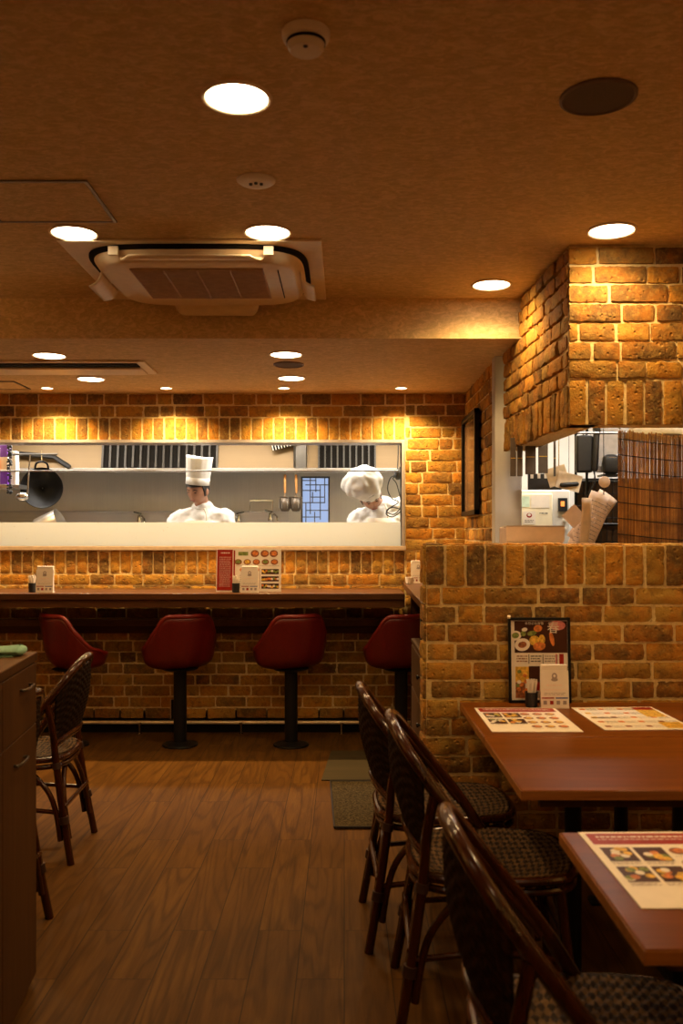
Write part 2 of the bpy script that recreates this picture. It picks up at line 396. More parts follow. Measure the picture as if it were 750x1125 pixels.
# other room walls
mb=MB(); mb.box(-3.75,-3.6,-2.2,8.4,0,2.7); tag(mb.build('wall_left',simple('left_plaster',(.3,.2,.12),.8)),kind='structure')
mb=MB(); mb.box(3.4,3.55,-2.2,8.4,0,2.7); tag(mb.build('wall_right',simple('right_plaster',(.3,.2,.12),.8)),kind='structure')
mb=MB(); mb.box(-3.75,3.55,-2.35,-2.2,0,2.7); tag(mb.build('wall_front',simple('front_plaster',(.28,.19,.12),.8)),kind='structure')
mb=MB(); mb.box(-3.6,-.39,8.2,8.35,.15,2.42); mb.box(-.39,-.13,8.2,8.35,.15,1.48); mb.box(-.39,-.13,8.2,8.35,1.92,2.42); mb.box(-.13,3.4,8.2,8.35,.15,2.42)
tag(mb.build('wall_kitchen',STEELV),kind='structure')
mb=MB(); mb.box(.96,3.4,6.0,6.1,0,2.395); tag(mb.build('wall_service',KWALL),kind='structure')
mb=MB(); mb.box(-3.6,.84,YW-.03,YW-.005,0,.088); tag(mb.build('baseboard_back',BLACK),kind='structure')
# window (kitchen pass-through): frame
mb=MB()
mb.box(WX0,WX1+.03,YW-.025,YW+.16,WZ0-.028,WZ0,1)
mb.box(WX1,WX1+.024,YW-.022,YW+.16,WZ0,WZ1+.0,0); mb.box(WX0,WX1+.024,YW-.02,YW+.16,WZ1-.012,WZ1+.01,0)
mb.box(WX0-.03,WX0,YW-.02,YW+.16,WZ0-.028,WZ1+.01,0)
w1=mb.build('window_1',[GREYTRIM,TANTRIM],bevel=.002); tag(w1,kind='structure')
mb=MB(); mb.box(WX0+.01,WX1-.002,YW+.06,YW+.07,WZ0+.001,1.482)
g=mb.build('splash_guard',GUARD); tag(g,'long white frosted splash guard standing on the kitchen window sill','screen')
# lattice bars over bluish panes that glow by emission, in the kitchen wall
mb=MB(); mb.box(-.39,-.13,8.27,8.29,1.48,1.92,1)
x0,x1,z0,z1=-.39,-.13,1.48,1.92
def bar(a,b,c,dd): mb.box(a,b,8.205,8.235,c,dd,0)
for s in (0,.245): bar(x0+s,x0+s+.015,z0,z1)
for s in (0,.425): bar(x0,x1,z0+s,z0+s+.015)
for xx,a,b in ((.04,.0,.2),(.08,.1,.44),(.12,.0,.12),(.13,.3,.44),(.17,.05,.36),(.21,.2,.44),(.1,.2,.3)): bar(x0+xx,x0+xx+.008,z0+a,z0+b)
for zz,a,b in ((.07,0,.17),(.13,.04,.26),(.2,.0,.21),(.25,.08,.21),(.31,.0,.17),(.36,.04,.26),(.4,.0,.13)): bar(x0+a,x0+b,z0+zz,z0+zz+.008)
tag(mb.build('lattice_panes',[STEELD,PANE]),kind='structure')
# ------------------------------------------------------------------ ceiling fittings
def spot(x,y,z,power,size=150,blend=.7,col=(1,.64,.3),r=.05):
    l=bpy.data.lights.new('lamp_light','SPOT'); l.energy=power; l.spot_size=math.radians(size); l.spot_blend=blend; l.color=col; l.shadow_soft_size=r
    o=bpy.data.objects.new('lamp_light',l); C.objects.link(o); return o
WARM=(1,.635,.27)
def downlight(x,y,z,r,label,power,group,size=150,small=False):
    t=empty('downlight',(x,y,z)); tag(t,label,'ceiling light',group)
    mb=MB(); mb.lathe([(r*1.13,0),(r*1.13,-.004),(r*1.06,-.008),(r*1.0,-.006),(r*.98,0)],40); mb.build('trim_ring',CREAM,t)
    mb=MB(); mb.lathe([(r*.985,-.0005),(r*.95,-.005),(r*.5,-.009),(.004,-.010)],40); mb.build('lamp_disc',LAMPS if small else LAMP,t)
    o=spot(0,0,0,power,size,.75,WARM,r*.8); o.parent=t; o.location=(0,0,-.02)
    return t
main=[(-.297,2.515,'large round ceiling light nearest the camera, beyond the smoke detector',50),
 (-1.08,3.64,'round ceiling light left of the air conditioner, by the access hatch',50),
 (-.305,3.63,'round ceiling light beside the right end of the air conditioner front edge',50),
 (1.06,3.61,'round ceiling light right above the brick hood front',85),
 (.71,4.39,'round ceiling light in front of the lit step in the ceiling',75),
 (1.06,2.0,'unseen round ceiling light added above the brightly lit nearest dining table, out of frame',85),  # from here on: unseen lights added for bounce and the bright near table
 (-.9,.9,'unseen round ceiling light added for bounce light above the camera position on the left',8),
 (.9,.4,'unseen round ceiling light added for bounce light above the camera position on the right',22),
 (-2.3,3.2,'unseen round ceiling light added for bounce light far to the left',22),]
for x,y,l,p in main: downlight(x,y,CE,.087,l,p*.62,'round lights in the main ceiling',160)
low=[(-1.645,5.08,.085,'round light in the lowered ceiling, nearest on the left side'),
 (-.323,5.05,.085,'round light in the lowered ceiling, nearest in the middle, before the round speaker'),
 (-1.625,5.84,.082,'round light in the lowered ceiling just behind the flat air conditioner'),
 (-.337,5.81,.082,'round light in the lowered ceiling just behind the round speaker')]
for x,y,r,l in low: downlight(x,y,CL,r,l,22,'large lights in the lowered ceiling',150)
sm=[(-2.02,'small ceiling spotlight over the left end of the kitchen window, above the hanging wok'),(-1.21,'small ceiling spotlight over the kitchen window, left of the tall-hatted cook'),
 (-.41,'small ceiling spotlight over the middle of the kitchen window'),(.387,'rightmost small ceiling spotlight, over the right jamb of the kitchen window'),(-2.83,'small ceiling spotlight left of all those in view')]
for x,l in sm: downlight(x,6.19,CL,.037,l,95,'small spotlights along the brick wall',135,True)
# unseen uplights added on the walls so the ceiling gets bounce light
SH=simple('uplight_shade',(.6,.5,.36),.5)
for x,y,rz,l,p in ((-3.6,1.6,-PI/2,'added bowl uplight on the left wall, nearer one, out of frame',100),(-3.6,3.9,-PI/2,'added bowl uplight on the left wall, farther one, out of frame',100),
   (-1.2,-2.2,0,'added bowl uplight behind the camera, left, out of frame',120),(1.4,-2.2,0,'added bowl uplight behind the camera, right, out of frame',120),(3.4,1.2,PI/2,'added bowl uplight on the right wall, nearer one, out of frame',60),(3.4,3.0,PI/2,'added bowl uplight on the right wall, farther one, out of frame',60)):
    t=empty('fill_uplight',(x,y,1.75),rz); tag(t,l,'fill lamp','unseen uplights added to brighten the dining room ceiling')
    MB().lathe([(.01,-.07),(.07,-.055),(.115,0),(.12,.03)],28,c=(0,.13,0),cap=False).build('shade',SH,t,solid=.006)
    MB().box(-.05,.05,.0,.02,-.08,.06).build('wall_plate',BLACK,t,bevel=.004); MB().tube([(0,.01,-.02),(0,.13,-.06)],.008,8).build('arm',BLACK,t)
    MB().sphere((0,.13,.0),.035,14,10).build('bulb',LAMPS,t)
    o=spot(0,0,0,p,150,.6,WARM,.05); o.parent=t; o.location=(0,.13,.045); o.rotation_euler=(PI,0,0)
# round speakers
def speaker(x,y,z,r,label):
    t=empty('ceiling_speaker',(x,y,z)); tag(t,label,'speaker')
    MB().lathe([(r,0),(r,-.006),(r*.93,-.009),(r*.9,-.004)],40).build('rim',simple('speaker_rim',(.16,.1,.07),.5),t)
    MB().lathe([(r*.91,-.0003),(r*.9,-.005),(.01,-.006)],40).build('grille',simple('speaker_grille',(.11,.075,.06),.8,var=.3,scale=400),t)
speaker(.70,2.51,CE,.105,'large dark round ceiling speaker in the upper right')
speaker(-.326,5.35,CL,.09,'small dark round speaker in the lowered ceiling')
# smoke detector
t=empty('smoke_detector',(-.092,2.19,CE)); tag(t,'white domed smoke detector on the ceiling near the top of the photo','smoke detector')
MB().lathe([(.058,0),(.058,-.012),(.054,-.02),(.046,-.024),(.044,-.038),(.038,-.046),(.006,-.048)],36).build('housing',WHITEP,t)
MB().lathe([(.0465,-.022),(.0475,-.026),(.0465,-.031)],36,cap=False).build('slot_ring',VENTD,t)
MB().lathe([(.006,-.047),(.006,-.05),(.001,-.051)],12,c=(-.0,-.025,0.002)).build('indicator',BLACKP,t)
t=empty('fire_sensor',(-.30,3.1,CE)); tag(t,'small flat cream heat sensor disc between the large light and the air conditioner','sensor')
MB().lathe([(.066,0),(.066,-.004),(.058,-.010),(.035,-.013),(.03,-.012),(.004,-.012)],36).build('housing',WHITEP,t)
for k in range(3):
    MB().lathe([(.006,-.011),(.006,-.018),(.001,-.019)],10,c=(-.018+.018*k,-.008*(k%2),0)).build('sensor_pin',BLACKP,t)
# access hatch
def hatch(x0,x1,y0,y1,z,label):
    t=empty('access_hatch',((x0+x1)/2,(y0+y1)/2,z)); tag(t,label,'access panel')
    w=(x1-x0)/2; h=(y1-y0)/2; mb=MB(); e=.012
    mb.box(-w,w,-h,-h+e,-.006,0); mb.box(-w,w,h-e,h,-.006,0); mb.box(-w,-w+e,-h+e,h-e,-.006,0); mb.box(w-e,w,-h+e,h-e,-.006,0)
    mb.build('frame',simple('hatch_trim',(.2,.15,.09),.4,.4),t)
    MB().box(-w+e+.003,w-e-.003,-h+e+.003,h-e-.003,-.004,0).build('panel',CEIL,t)
hatch(-1.33,-.875,3.10,3.51,CE,'square access hatch in the main ceiling, upper left')
hatch(-2.6,-2.15,5.93,6.25,CL,'thin framed access hatch in the lowered ceiling near the brick wall, far left')
# air conditioner
t=empty('ceiling_air_conditioner',(-.632,4.16,CE)); tag(t,'cream four-way cassette air conditioner with open louvres in the main ceiling','air conditioner')
def sring(w,h,n,z,k,N=64):
    pts=[]
    for i in range(N):
        a=2*PI*i/N; c,s=math.cos(a),math.sin(a)
        pts.append((w*abs(c)**(2/n)*(1 if c>=0 else -1), h*abs(s)**(2/n)*(1 if s>=0 else -1), z))
    return pts
mb=MB(); mb.box(-.54,.54,-.45,.475,-.012,0); mb.build('ceiling_plate',CREAM,t,bevel=.004)
def loft(mb,rings,m=0,cap=True,mf=None):
    I=[[mb.V(p) for p in r] for r in rings]; n=len(I[0])
    for i in range(len(I)-1):
        for k in range(n): mb.F((I[i][k],I[i][(k+1)%n],I[i+1][(k+1)%n],I[i+1][k]),mf(i) if mf else m,True)
    if cap: mb.F(I[0][::-1],m); mb.F(I[-1],mf(len(I)-2) if mf else m)
    return mb
mb=MB(); loft(mb,[sring(.475,.42,4.5,-.012,0),sring(.475,.42,4.5,-.02,0),sring(.46,.405,4.5,-.028,0)]); mb.build('air_slot',VENTD,t)
mb=MB(); loft(mb,[sring(.455,.40,4.5,-.028,0),sring(.44,.385,4.5,-.05,0),sring(.42,.365,5,-.066,0),sring(.41,.355,5,-.07,0)]); mb.build('housing',CREAM,t)
mb=MB(); mb.box(-.285,.285,-.27,.2,-.0765,-.0695)
for k in range(1,4): mb.box(-.285+.1425*k-.003,-.285+.1425*k+.003,-.265,.195,-.079,-.0765)
for k in range(30): y=-.262+k*.0155; mb.box(-.28,.28,y,y+.004,-.0785,-.0765)
mb.build('intake_grille',GRILLE,t)
def vane(cx,cy,w,rot,tilt):
    mb=MB(); mb.T=Matrix.Translation((cx,cy,-.045)) @ Matrix.Rotation(rot,4,'Z') @ Matrix.Rotation(tilt,4,'X')
    def f(u,v):
        x=(u-.5)*w*(1-.18*v*v); return (x,-.012+.085*v if False else .085*v, -.016*math.sin(PI*v)-.004+ .0)
    mb.grid(f,12,6); return mb
for cx,cy,w,rot,ti in ((0,-.375,.60,PI,-.25),(0,.36,.42,0,-.7),(-.44,.0,.3,PI/2,-.75),(.44,.0,.3,-PI/2,-.75)):
    vane(cx,cy,w,rot,ti).build('louvre',CREAM,t,solid=.006)
mb=MB()
for sx in (-.32,.32): mb.box(sx-.02,sx+.02,-.415,-.395,-.055,-.02)
mb.build('hinge_clip',CREAM,t)
MB().box(.345,.349,-.25,.2,-.0745,-.0695).build('panel_slit',VENTD,t)
# flat AC in lowered ceiling
t=empty('flat_air_conditioner',(-1.66,5.42,CL)); tag(t,'flat cream ceiling air conditioner with a long dark air slot in the lowered ceiling, left','air conditioner')
mb=MB(); mb.box(-.51,.51,-.2,.2,-.012,0); mb.build('ceiling_plate',CREAM,t,bevel=.003)
MB().box(-.46,.46,-.16,-.06,-.018,-.0115).build('air_slot',VENTD,t)
mb=MB(); mb.box(-.46,.46,-.05,.15,-.026,-.0115); mb.build('front_panel',CREAM,t,bevel=.006)
# ------------------------------------------------------------------ bar counter
t=empty('bar_counter',(-1.37,YW,0)); tag(t,'long dark wooden bar counter under the kitchen window','counter')
mb=MB(); mb.box(-2.2,1.76,-.60,-.026,.972,1.016); mb.build('worktop',COUNTER,t,bevel=.006)
mb=MB(); mb.box(-2.2,1.76,-.585,-.56,.925,.972); mb.build('apron',COUNTER,t)
mb=MB()
for x in (-2.0,-.7,.6): mb.box(x,x+.03,-.56,-.026,.925,.972)
mb.build('bracket',COUNTER,t)
t=empty('counter_rail',(-1.37,YW,0)); tag(t,'dark wooden ledge rail on the brick wall below the bar counter','ledge')
MB().box(-2.2,2.2,-.10,-.02,.755,.80).build('ledge_board',CABTOP,t,bevel=.004)  # lighter wood puts the highlight line along the ledge into the colour
MB().box(-2.2,2.2,-.045,-.02,.70,.755).build('backing_board',COUNTER,t)
t=empty('foot_rail',(-1.2,6.37,0)); tag(t,'thin metal foot rail running along the base of the brick wall','foot rail')
MB().tube([(-2.3,0,.08),(1.97,0,.08)],.0125,14).build('rail_tube',RAILM,t)
for px in (154,265,375,43,-68):
    x=(px-378)/156.5+1.2
    MB().tube([(x,0,.004),(x,0,.07)],.006,10).lathe([(.018,0),(.018,.004),(.007,.009)],16,c=(x,0,0)).lathe([(.016,.066),(.018,.074),(.016,.083)],12,c=(x,0,0)).build('support_post',CHROME,t)
t=empty('wall_outlet',(-1.2,YW-.014,.16)); tag(t,'small pale framed outlet on the brick wall behind the second stool post','outlet')
mb=MB(); mb.tube([(-.025,-.008,-.07),(-.025,-.008,.07),(.025,-.008,.07),(.025,-.008,-.07)],.004,8,closed=True); mb.build('frame',TANTRIM,t)
MB().box(-.022,.022,-.006,.0,-.068,.068).build('plate',VENTD,t)
# side counter + cabinet behind the partition
t=empty('side_counter',(.7,5.2,0)); tag(t,'dark wooden side counter board running back behind the brick partition','counter')
mb=MB(); mb.prism([(-.33,-1.22),(.42,-1.22),(.42,-.12),(.125,-.12),(.125,1.22),(-.29,1.22)],1.022,1.062); mb.build('worktop',COUNTER,t,bevel=.004)
MB().box(-.31,-.28,-.55,-.5,.0,1.022).build('support_post',BLACK,t)
MB().box(-.25,.13,.95,.98,0,1.022).build('support_panel',COUNTER,t)
t=empty('drawer_cabinet',(.56,4.66,0)); tag(t,'narrow dark wooden drawer cabinet with small knobs under the side counter','cabinet')
mb=MB(); mb.box(-.175,.22,-.66,.37,0,.80); mb.build('body',DARKCAB,t)
MB().box(-.19,.23,-.67,.38,.80,.82).build('top',DARKCAB,t,bevel=.002)
for k,(a,b) in enumerate(((.57,.79),(.34,.56),(.05,.33))):
    dd=MB().box(-.19,-.176,-.65,.36,a,b).build('drawer',DARKCAB,t,bevel=.003)
    MB().lathe([(.004,0),(.005,.012),(.012,.018),(.011,.024),(.004,.027)],14).build('knob',BLACK,dd)
    kn=dd.children[0]; kn.rotation_euler=(0,-PI/2,0); kn.location=(-.19,-.3,(a+b)/2+.03)
def pack(x,y,z,w,dp,h,mats,label,cat='pack',name='packet'):
    t=empty(name,(x,y,z)); tag(t,label,cat)
    mb=MB(); mb.box(-w/2,w/2,-dp/2,dp/2,0,h); mb.build('carton',mats[0],t,bevel=.003)
    MB().box(-w/2-.0008,w/2+.0008,-dp/2-.0008,dp/2+.0008,h*.35,h*.7).build('label_band',mats[1],t)
    return t
pack(.455,4.60,.82,.05,.07,.12,(GREENP,PAPER),'green packet standing on the drawer cabinet behind the partition edge')
pack(.44,4.5,.82,.05,.08,.16,(PAPER,GREENP),'white packet with green band on the drawer cabinet, nearest the partition')
pack(.455,4.76,.82,.05,.06,.18,(MBLUE,PAPER),'dark blue packet with a white band on the drawer cabinet, farthest back')
# ------------------------------------------------------------------ table-top bits
def dash_lines(mb,x0,x1,y0,y1,n,m,rnd,P,th=.0016,z=.0008):
    for k in range(n):
        y=y0+(y1-y0)*(k+.5)/n; x=x0
        while x<x1-.004:
            w=rnd.uniform(.004,.016); w=min(w,x1-x)
            mb.quad(P(x,y-th,z),P(x+w,y-th,z),P(x+w,y+th,z),P(x,y+th,z),m); x+=w+.003
def ell(mb,cx,cy,rx,ry,m,P,z,n=18,rot=0):
    I=[]
    for k in range(n):
        a=2*PI*k/n; x=rx*math.cos(a); y=ry*math.sin(a)
        I.append(mb.V(P(cx+x*math.cos(rot)-y*math.sin(rot),cy+x*math.sin(rot)+y*math.cos(rot),z)))
    mb.F(I,m)
def rect(mb,x0,x1,y0,y1,m,P,z): mb.quad(P(x0,y0,z),P(x1,y0,z),P(x1,y1,z),P(x0,y1,z),m)
MM=[PAPERL,MRED,MDARK,MORANGE,MYEL,MBROWN,MGREEN,INK,INKG,PAPER,MPINK]
def flat_P(x,y,z): return (x,y,.002+z)
def menu_sheet(w,h,style,rnd):
    """laminated sheet centred at origin, header band at the far side"""
    mb=MB(); mb.box(-w/2,w/2,-h/2,h/2,0,.002,0); P=flat_P
    mb2=mb
    if style==0:
        rect(mb,-w/2+.012,w/2-.012,h/2-.085,h/2-.012,1,P,.0004)
        for r in range(2): dash_lines(mb,-w/2+.03,w/2-.03,h/2-.05+.018*(1-r)-.012,h/2-.05+.018*(1-r)+.004,1,9 if r==0 else 9,rnd,P,.0045 if r==0 else .002,.0008)
        # left: boxed trays, right: round dishes
        for i in range(2):
            for j in range(2):
                x=-w/2+.018+i*.072; y=h/2-.19-j*.115
                rect(mb,x,x+.064,y,y+.085,2,P,.0004)
                for q in range(9): ell(mb,x+.008+rnd.uniform(0,.046),y+.01+rnd.uniform(0,.062),.010,.012,rnd.choice((3,4,4,6,9)),P,.0007+.00012*q,10)
                dash_lines(mb,x,x+.06,y-.02,y-.004,2,8,rnd,P,.0015)
        for i in range(3):
            for j in range(4):
                x=.015+i*.048; y=h/2-.13-j*.075
                if x>w/2-.02: continue
                ell(mb,x,y,.021,.023,9,P,.0004); ell(mb,x,y,.019,.021,5,P,.0006); ell(mb,x+.003,y+.003,.012,.013,rnd.choice((3,3,4)),P,.0008)
                dash_lines(mb,x-.018,x+.018,y-.04,y-.028,1,8,rnd,P,.0014)
    else:
        for i in range(4):
            x=-w/2+.02+i*.075
            for j in range(5):
                y=h/2-.04-j*.08
                rect(mb,x,x+.022,y-.016,y+.012,rnd.choice((3,5,4,3)),P,.0004)
                dash_lines(mb,x+.026,x+.068,y-.03,y+.014,4,rnd.choice((7,8)),rnd,P,.0014)
        rect(mb,w/2-.09,w/2-.012,h/2-.06,h/2-.015,1,P,.0009); rect(mb,w/2-.09,w/2-.012,h/2-.2,h/2-.06,4,P,.0009)
        rect(mb,w/2-.09,w/2-.012,-h/2+.02,-h/2+.12,4,P,.0009); rect(mb,-w/2+.015,-w/2+.12,-.008,.0,2,P,.0009)
        dash_lines(mb,w/2-.085,w/2-.02,-h/2+.03,-h/2+.11,4,5,rnd,P,.002,.0013); dash_lines(mb,w/2-.085,w/2-.02,h/2-.19,h/2-.07,5,5,rnd,P,.002,.0013)
    return mb
def place_menu(x,y,z,rz,w,h,style,seed,label):
    o=menu_sheet(w,h,style,random.Random(seed)).build('menu_sheet',MM); o.location=(x,y,z); o.rotation_euler=(0,0,rz)
    tag(o,label,'menu','printed menus lying on the dining tables'); return o
TZ=.70
place_menu(.677,3.405,TZ+.0005,.0,.32,.44,0,1,'laminated menu with red header on the far table, left one below the card holder')
place_menu(1.075,3.43,TZ+.0005,.035,.325,.42,1,2,'laminated text menu on the far table, right of the one with the red header')
place_menu(.712,1.895,TZ+.0005,.015,.335,.43,0,3,'laminated menu with red header and yellow dishes on the nearest table')
def card_holder(x,y,z,s=1,label=''):
    t=empty('card_holder',(x,y,z)); tag(t,label,'card holder','small paper card holders')
    w,h=.056*s,.172*s
    mb=MB(); mb.box(-w,w,-.024,.024,0,.006); mb.build('base',WHITEP,t)
    mb=MB(); mb.T=Matrix.Rotation(-.1,4,'X'); mb.box(-w,w,-.022,-.019,.004,h*.86,0)
    P=lambda a,b,z:(a,-.0222-z,b)
    rect(mb,-w+.004,-.003,.037*s,.042*s,2,P,.0004); rect(mb,.003,w-.004,.037*s,.042*s,3,P,.0004)
    for k in range(4): rect(mb,-w+.01+k*.026*s,-w+.024*s+k*.026*s,.014*s,.029*s,(1,2,1,1)[k],P,.0004)
    r=random.Random(5); dash_lines(mb,-w*.75,w*.75,.05*s,.062*s,2,1,r,P,.001,.0004); dash_lines(mb,-w*.8,w*.8,.07*s,.074*s,1,4,r,P,.0016,.0004); dash_lines(mb,-w*.6,w*.6,.088*s,.092*s,1,4,r,P,.003,.0004)
    ell(mb,0,.125*s,.011*s,.014*s,1,P,.0004,12); ell(mb,0,.112*s,.014*s,.007*s,1,P,.0004,12); ell(mb,0,.127*s,.005,.006,0,P,.0007,10)
    mb.build('printed_card',[PAPER,INKG,MRED,MBLUE,PINKP],t)
    mb=MB(); mb.box(-w*.94,w*.94,-.004,.018,.006,h); mb.build('napkin_block',PAPER,t,bevel=.003)
def pick_cup(x,y,z,label):
    t=empty('toothpick_cup',(x,y,z)); tag(t,label,'cup','toothpick cups')
    MB().lathe([(.020,0),(.024,.004),(.026,.06),(.0235,.06),(.02,.01)],20).build('cup',BLACKP,t)
    mb=MB(); r=random.Random(3)
    for k in range(46):
        a=r.uniform(0,2*PI); q=r.uniform(0,.017); mb.tube([(q*.6*math.cos(a),q*.6*math.sin(a),.012),(q*1.45*math.cos(a),q*1.45*math.sin(a),.10+r.uniform(-.006,.012))],.0028,5)
    o=mb.build('toothpicks',PAPER,t); 
card_holder(.838,3.64,TZ+.0005,1,'white card and napkin holder on the far dining table before the framed poster menu')
pick_cup(.752,3.66,TZ+.0005,'black toothpick cup left of the card holder on the far dining table')
CTZ=1.0165
card_holder((49-378)/169,5.93,CTZ,1,'white card holder on the bar counter, leftmost, below the hanging wok')
pick_cup((36-378)/167,5.98,CTZ,'black toothpick cup on the bar counter beside the leftmost card holder')
card_holder((274-378)/169,5.93,CTZ,1,'white card holder on the bar counter in front of the open menu')
pick_cup((259-378)/168,5.95,CTZ,'black toothpick cup on the bar counter in front of the open menu')
card_holder((459-378)/161,6.2,1.0625,.9,'white card holder at the far end of the side counter')
t=empty('tea_cup',((449-378)/162,6.12,1.0625)); tag(t,'small white cup at the far end of the side counter','cup')
MB().lathe([(.018,0),(.022,.004),(.028,.045),(.025,.045),(.018,.01)],20).build('bowl',WHITEP,t)
# open menu on the bar counter
t=empty('open_menu',((273.5-378)/165,6.02,CTZ)); tag(t,'open standing menu with a red page and a dish page on the bar counter','menu')
P=lambda a,b,z:(a,-z,b)
mb=MB(); mb.T=Matrix.Rotation(-.12,4,'X'); w0,w1,w2,hh=-.215,-.105,.215,.285
mb.box(w0,w1,0,.003,0,hh,9); rect(mb,w0+.006,w1-.002,.008,hh-.006,1,P,.0006)
r=random.Random(4); dash_lines(mb,w0+.02,w1-.015,.03,hh-.05,17,9,r,P,.0013,.001); dash_lines(mb,w0+.03,w1-.02,hh-.035,hh-.02,1,9,r,P,.0035,.001)
mb.build('red_page',MM,t)['label']='dark red text page'
mb=MB(); mb.T=Matrix.Rotation(-.12,4,'X'); mb.box(w1+.001,w2,0,.003,0,hh,9)
rect(mb,w1+.004,w1+.014,.1,hh-.01,1,P,.0006)
mb_q=[(-.035,.25,.02,.02,6),(.035,.255,.03,.024,5),(.1,.255,.03,.024,3),(.16,.25,.03,.024,3)]
rect(mb,-.07,-.005,hh-.045,hh-.02,6,P,.0006)
for i,x in enumerate((.035,.1,.16)):
    ell(mb,x+.005,hh-.032,.028,.024,5,P,.0006); ell(mb,x+.007,hh-.03,.018,.014,3,P,.0009)
for i in range(5):
    x=-.07+i*.06; ell(mb,x,hh-.088,.025,.019,5,P,.0006); ell(mb,x,hh-.087,.017,.012,(6,4,3,6,3)[i],P,.0009)
ell(mb,-.03,hh-.14,.03,.018,3,P,.0006); ell(mb,.04,hh-.14,.03,.018,3,P,.0006)
dash_lines(mb,-.085,.06,.02,hh-.17,7,8,r,P,.0013,.0006); dash_lines(mb,-.085,.2,hh-.118,hh-.11,1,8,r,P,.0013,.0006)
rect(mb,.072,.076,.02,hh-.125,8,P,.0006)
for j in range(3):
    y=.02+j*.048; rect(mb,.085,.2,y,y+.034,2,P,.0006)
    for q in range(9): ell(mb,.093+q*.0125,y+.016+r.uniform(-.006,.006),.008,.008,r.choice((3,4,4,9,6)),P,.0009+.0001*q,9)
mb.build('dish_page',MM,t)
# framed poster menu leaning on the partition
t=empty('framed_menu',(.805,3.742,TZ+.0005)); tag(t,'black framed spring poster menu leaning on the brick partition','poster')
mb=MB(); T=Matrix.Rotation(-.07,4,'X'); mb.T=T; W,H=.128,.35
for a in ((-W,W,0,.012),(-W,W,H-.012,H),(-W,-W+.011,0,H),(W-.011,W,0,H)): mb.box(a[0],a[1],-.006,.006,a[2],a[3])
mb.box(-W+.005,W-.005,.002,.006,.005,H-.005); mb.build('frame',BLACK,t,bevel=.001)
mb=MB(); mb.T=T; P=lambda a,b,z:(a,.001-z,b)
mb.box(-W+.011,W-.011,.0,.002,.012,H-.012,9); r=random.Random(9)
rect(mb,-W+.026,W-.012,.205,.335,2,P,.0015)
for cx,cy,rx,ry,m in ((-.07,.238,.032,.026,9),(-.07,.238,.018,.013,5),(-.098,.275,.024,.02,9),(-.098,.276,.015,.012,6),(-.06,.3,.012,.008,9),(-.066,.283,.012,.01,6),(-.005,.305,.018,.014,3),(-.03,.285,.02,.01,6),
   (-.02,.255,.022,.02,4),(.0,.232,.026,.018,3),(.012,.262,.012,.018,4),(.052,.262,.009,.03,3)):
    ell(mb,cx,cy,rx,ry,m,P,.002+.0001*len(mb.f)%7e-4,18,rot=.2)
ell(mb,.075,.317,.034,.02,10,P,.0019,20)
for i in range(3):
    x=-.098+i*.058; rect(mb,x+.053,x+.056,.16,.198,7,P,.0015); dash_lines(mb,x+.004,x+.048,.165,.196,3,(5,7,8)[i%3],r,P,.0022,.0015)
rect(mb,.082,.1,.152,.2,1,P,.0015); rect(mb,.066,.072,.152,.2,10,P,.0015)
rect(mb,-.1,-.045,.085,.148,4,P,.0015); rect(mb,-.1,-.06,.02,.084,5,P,.0015); rect(mb,-.045,.115,.085,.15,2,P,.0016); rect(mb,-.03,.115,.05,.085,1,P,.0016); rect(mb,-.03,.115,.02,.048,8,P,.0016)
for q in range(14): ell(mb,-.092+r.uniform(0,.04),.03+r.uniform(0,.11),.009,.008,r.choice((3,4,9,6)),P,.0022+.0001*q,9)
rect(mb,.09,.094,.09,.14,9,P,.002)
mb.build('poster',MM,t)
def text_mesh(s,size,mat,parent,M):
    cu=bpy.data.curves.new('lettering','FONT'); cu.body=s; cu.size=size; cu.align_x='CENTER'; cu.align_y='CENTER'
    o=bpy.data.objects.new('lettering',cu); C.objects.link(o); bpy.context.view_layer.update()
    me=bpy.data.meshes.new_from_object(o.evaluated_get(bpy.context.evaluated_depsgraph_get())); C.objects.unlink(o); bpy.data.objects.remove(o)
    me.materials.clear(); me.materials.append(mat)
    q=bpy.data.objects.new('lettering',me); C.objects.link(q); q.parent=parent; q.matrix_local=M; return q
RX=Matrix.Rotation(PI/2,4,'X')
text_mesh('春',.052,PAPER,t,T@Matrix.Translation((.058,-.0025,.305))@RX)
text_mesh('本日のお食事',.013,PAPER,t,T@Matrix.Translation((-.02,-.0025,.325))@RX)
MB().tube([(-.134,.002,.353),(-.122,.002,.353)],.007,4).build('corner_protector',CREAM,t)
# ------------------------------------------------------------------ dining tables
def table(x0,x1,y0,y1,posts,label):
    t=empty('dining_table',((x0+x1)/2,(y0+y1)/2,0)); tag(t,label,'table','dark wooden dining tables')
    w=(x1-x0)/2; h=(y1-y0)/2
    mb=MB(); mb.box(-w,w,-h,h,TZ-.028,TZ,0); 
    o=mb.build('table_top',[TABLE],t,bevel=.004)
    mb=MB(); e=.004
    mb.box(-w-.001,w+.001,-h-.001,-h+e,TZ-.026,TZ-.003); mb.box(-w-.001,-w+e,-h,h,TZ-.026,TZ-.003); mb.box(w-e,w+.001,-h,h,TZ-.026,TZ-.003)
    mb.build('edge_band',TEDGE,t)
    mb=MB(); mb.box(-w+.06,w-.06,-h+.05,-h+.07,TZ-.06,TZ-.028); mb.box(-w+.06,w-.06,h-.07,h-.05,TZ-.06,TZ-.028); mb.build('under_frame',DARKCAB,t)
    for px in posts:
        dx=px-(x0+x1)/2
        MB().tube([(dx,0,.02),(dx,0,TZ-.028)],.026,16).build('pedestal_post',BLACK,t)
        mb=MB(); mb.box(dx-.03,dx+.03,-.24,.24,.0,.022); mb.box(dx-.12,dx+.12,-.03,.03,.0,.02); mb.build('pedestal_foot',BLACK,t,bevel=.006)
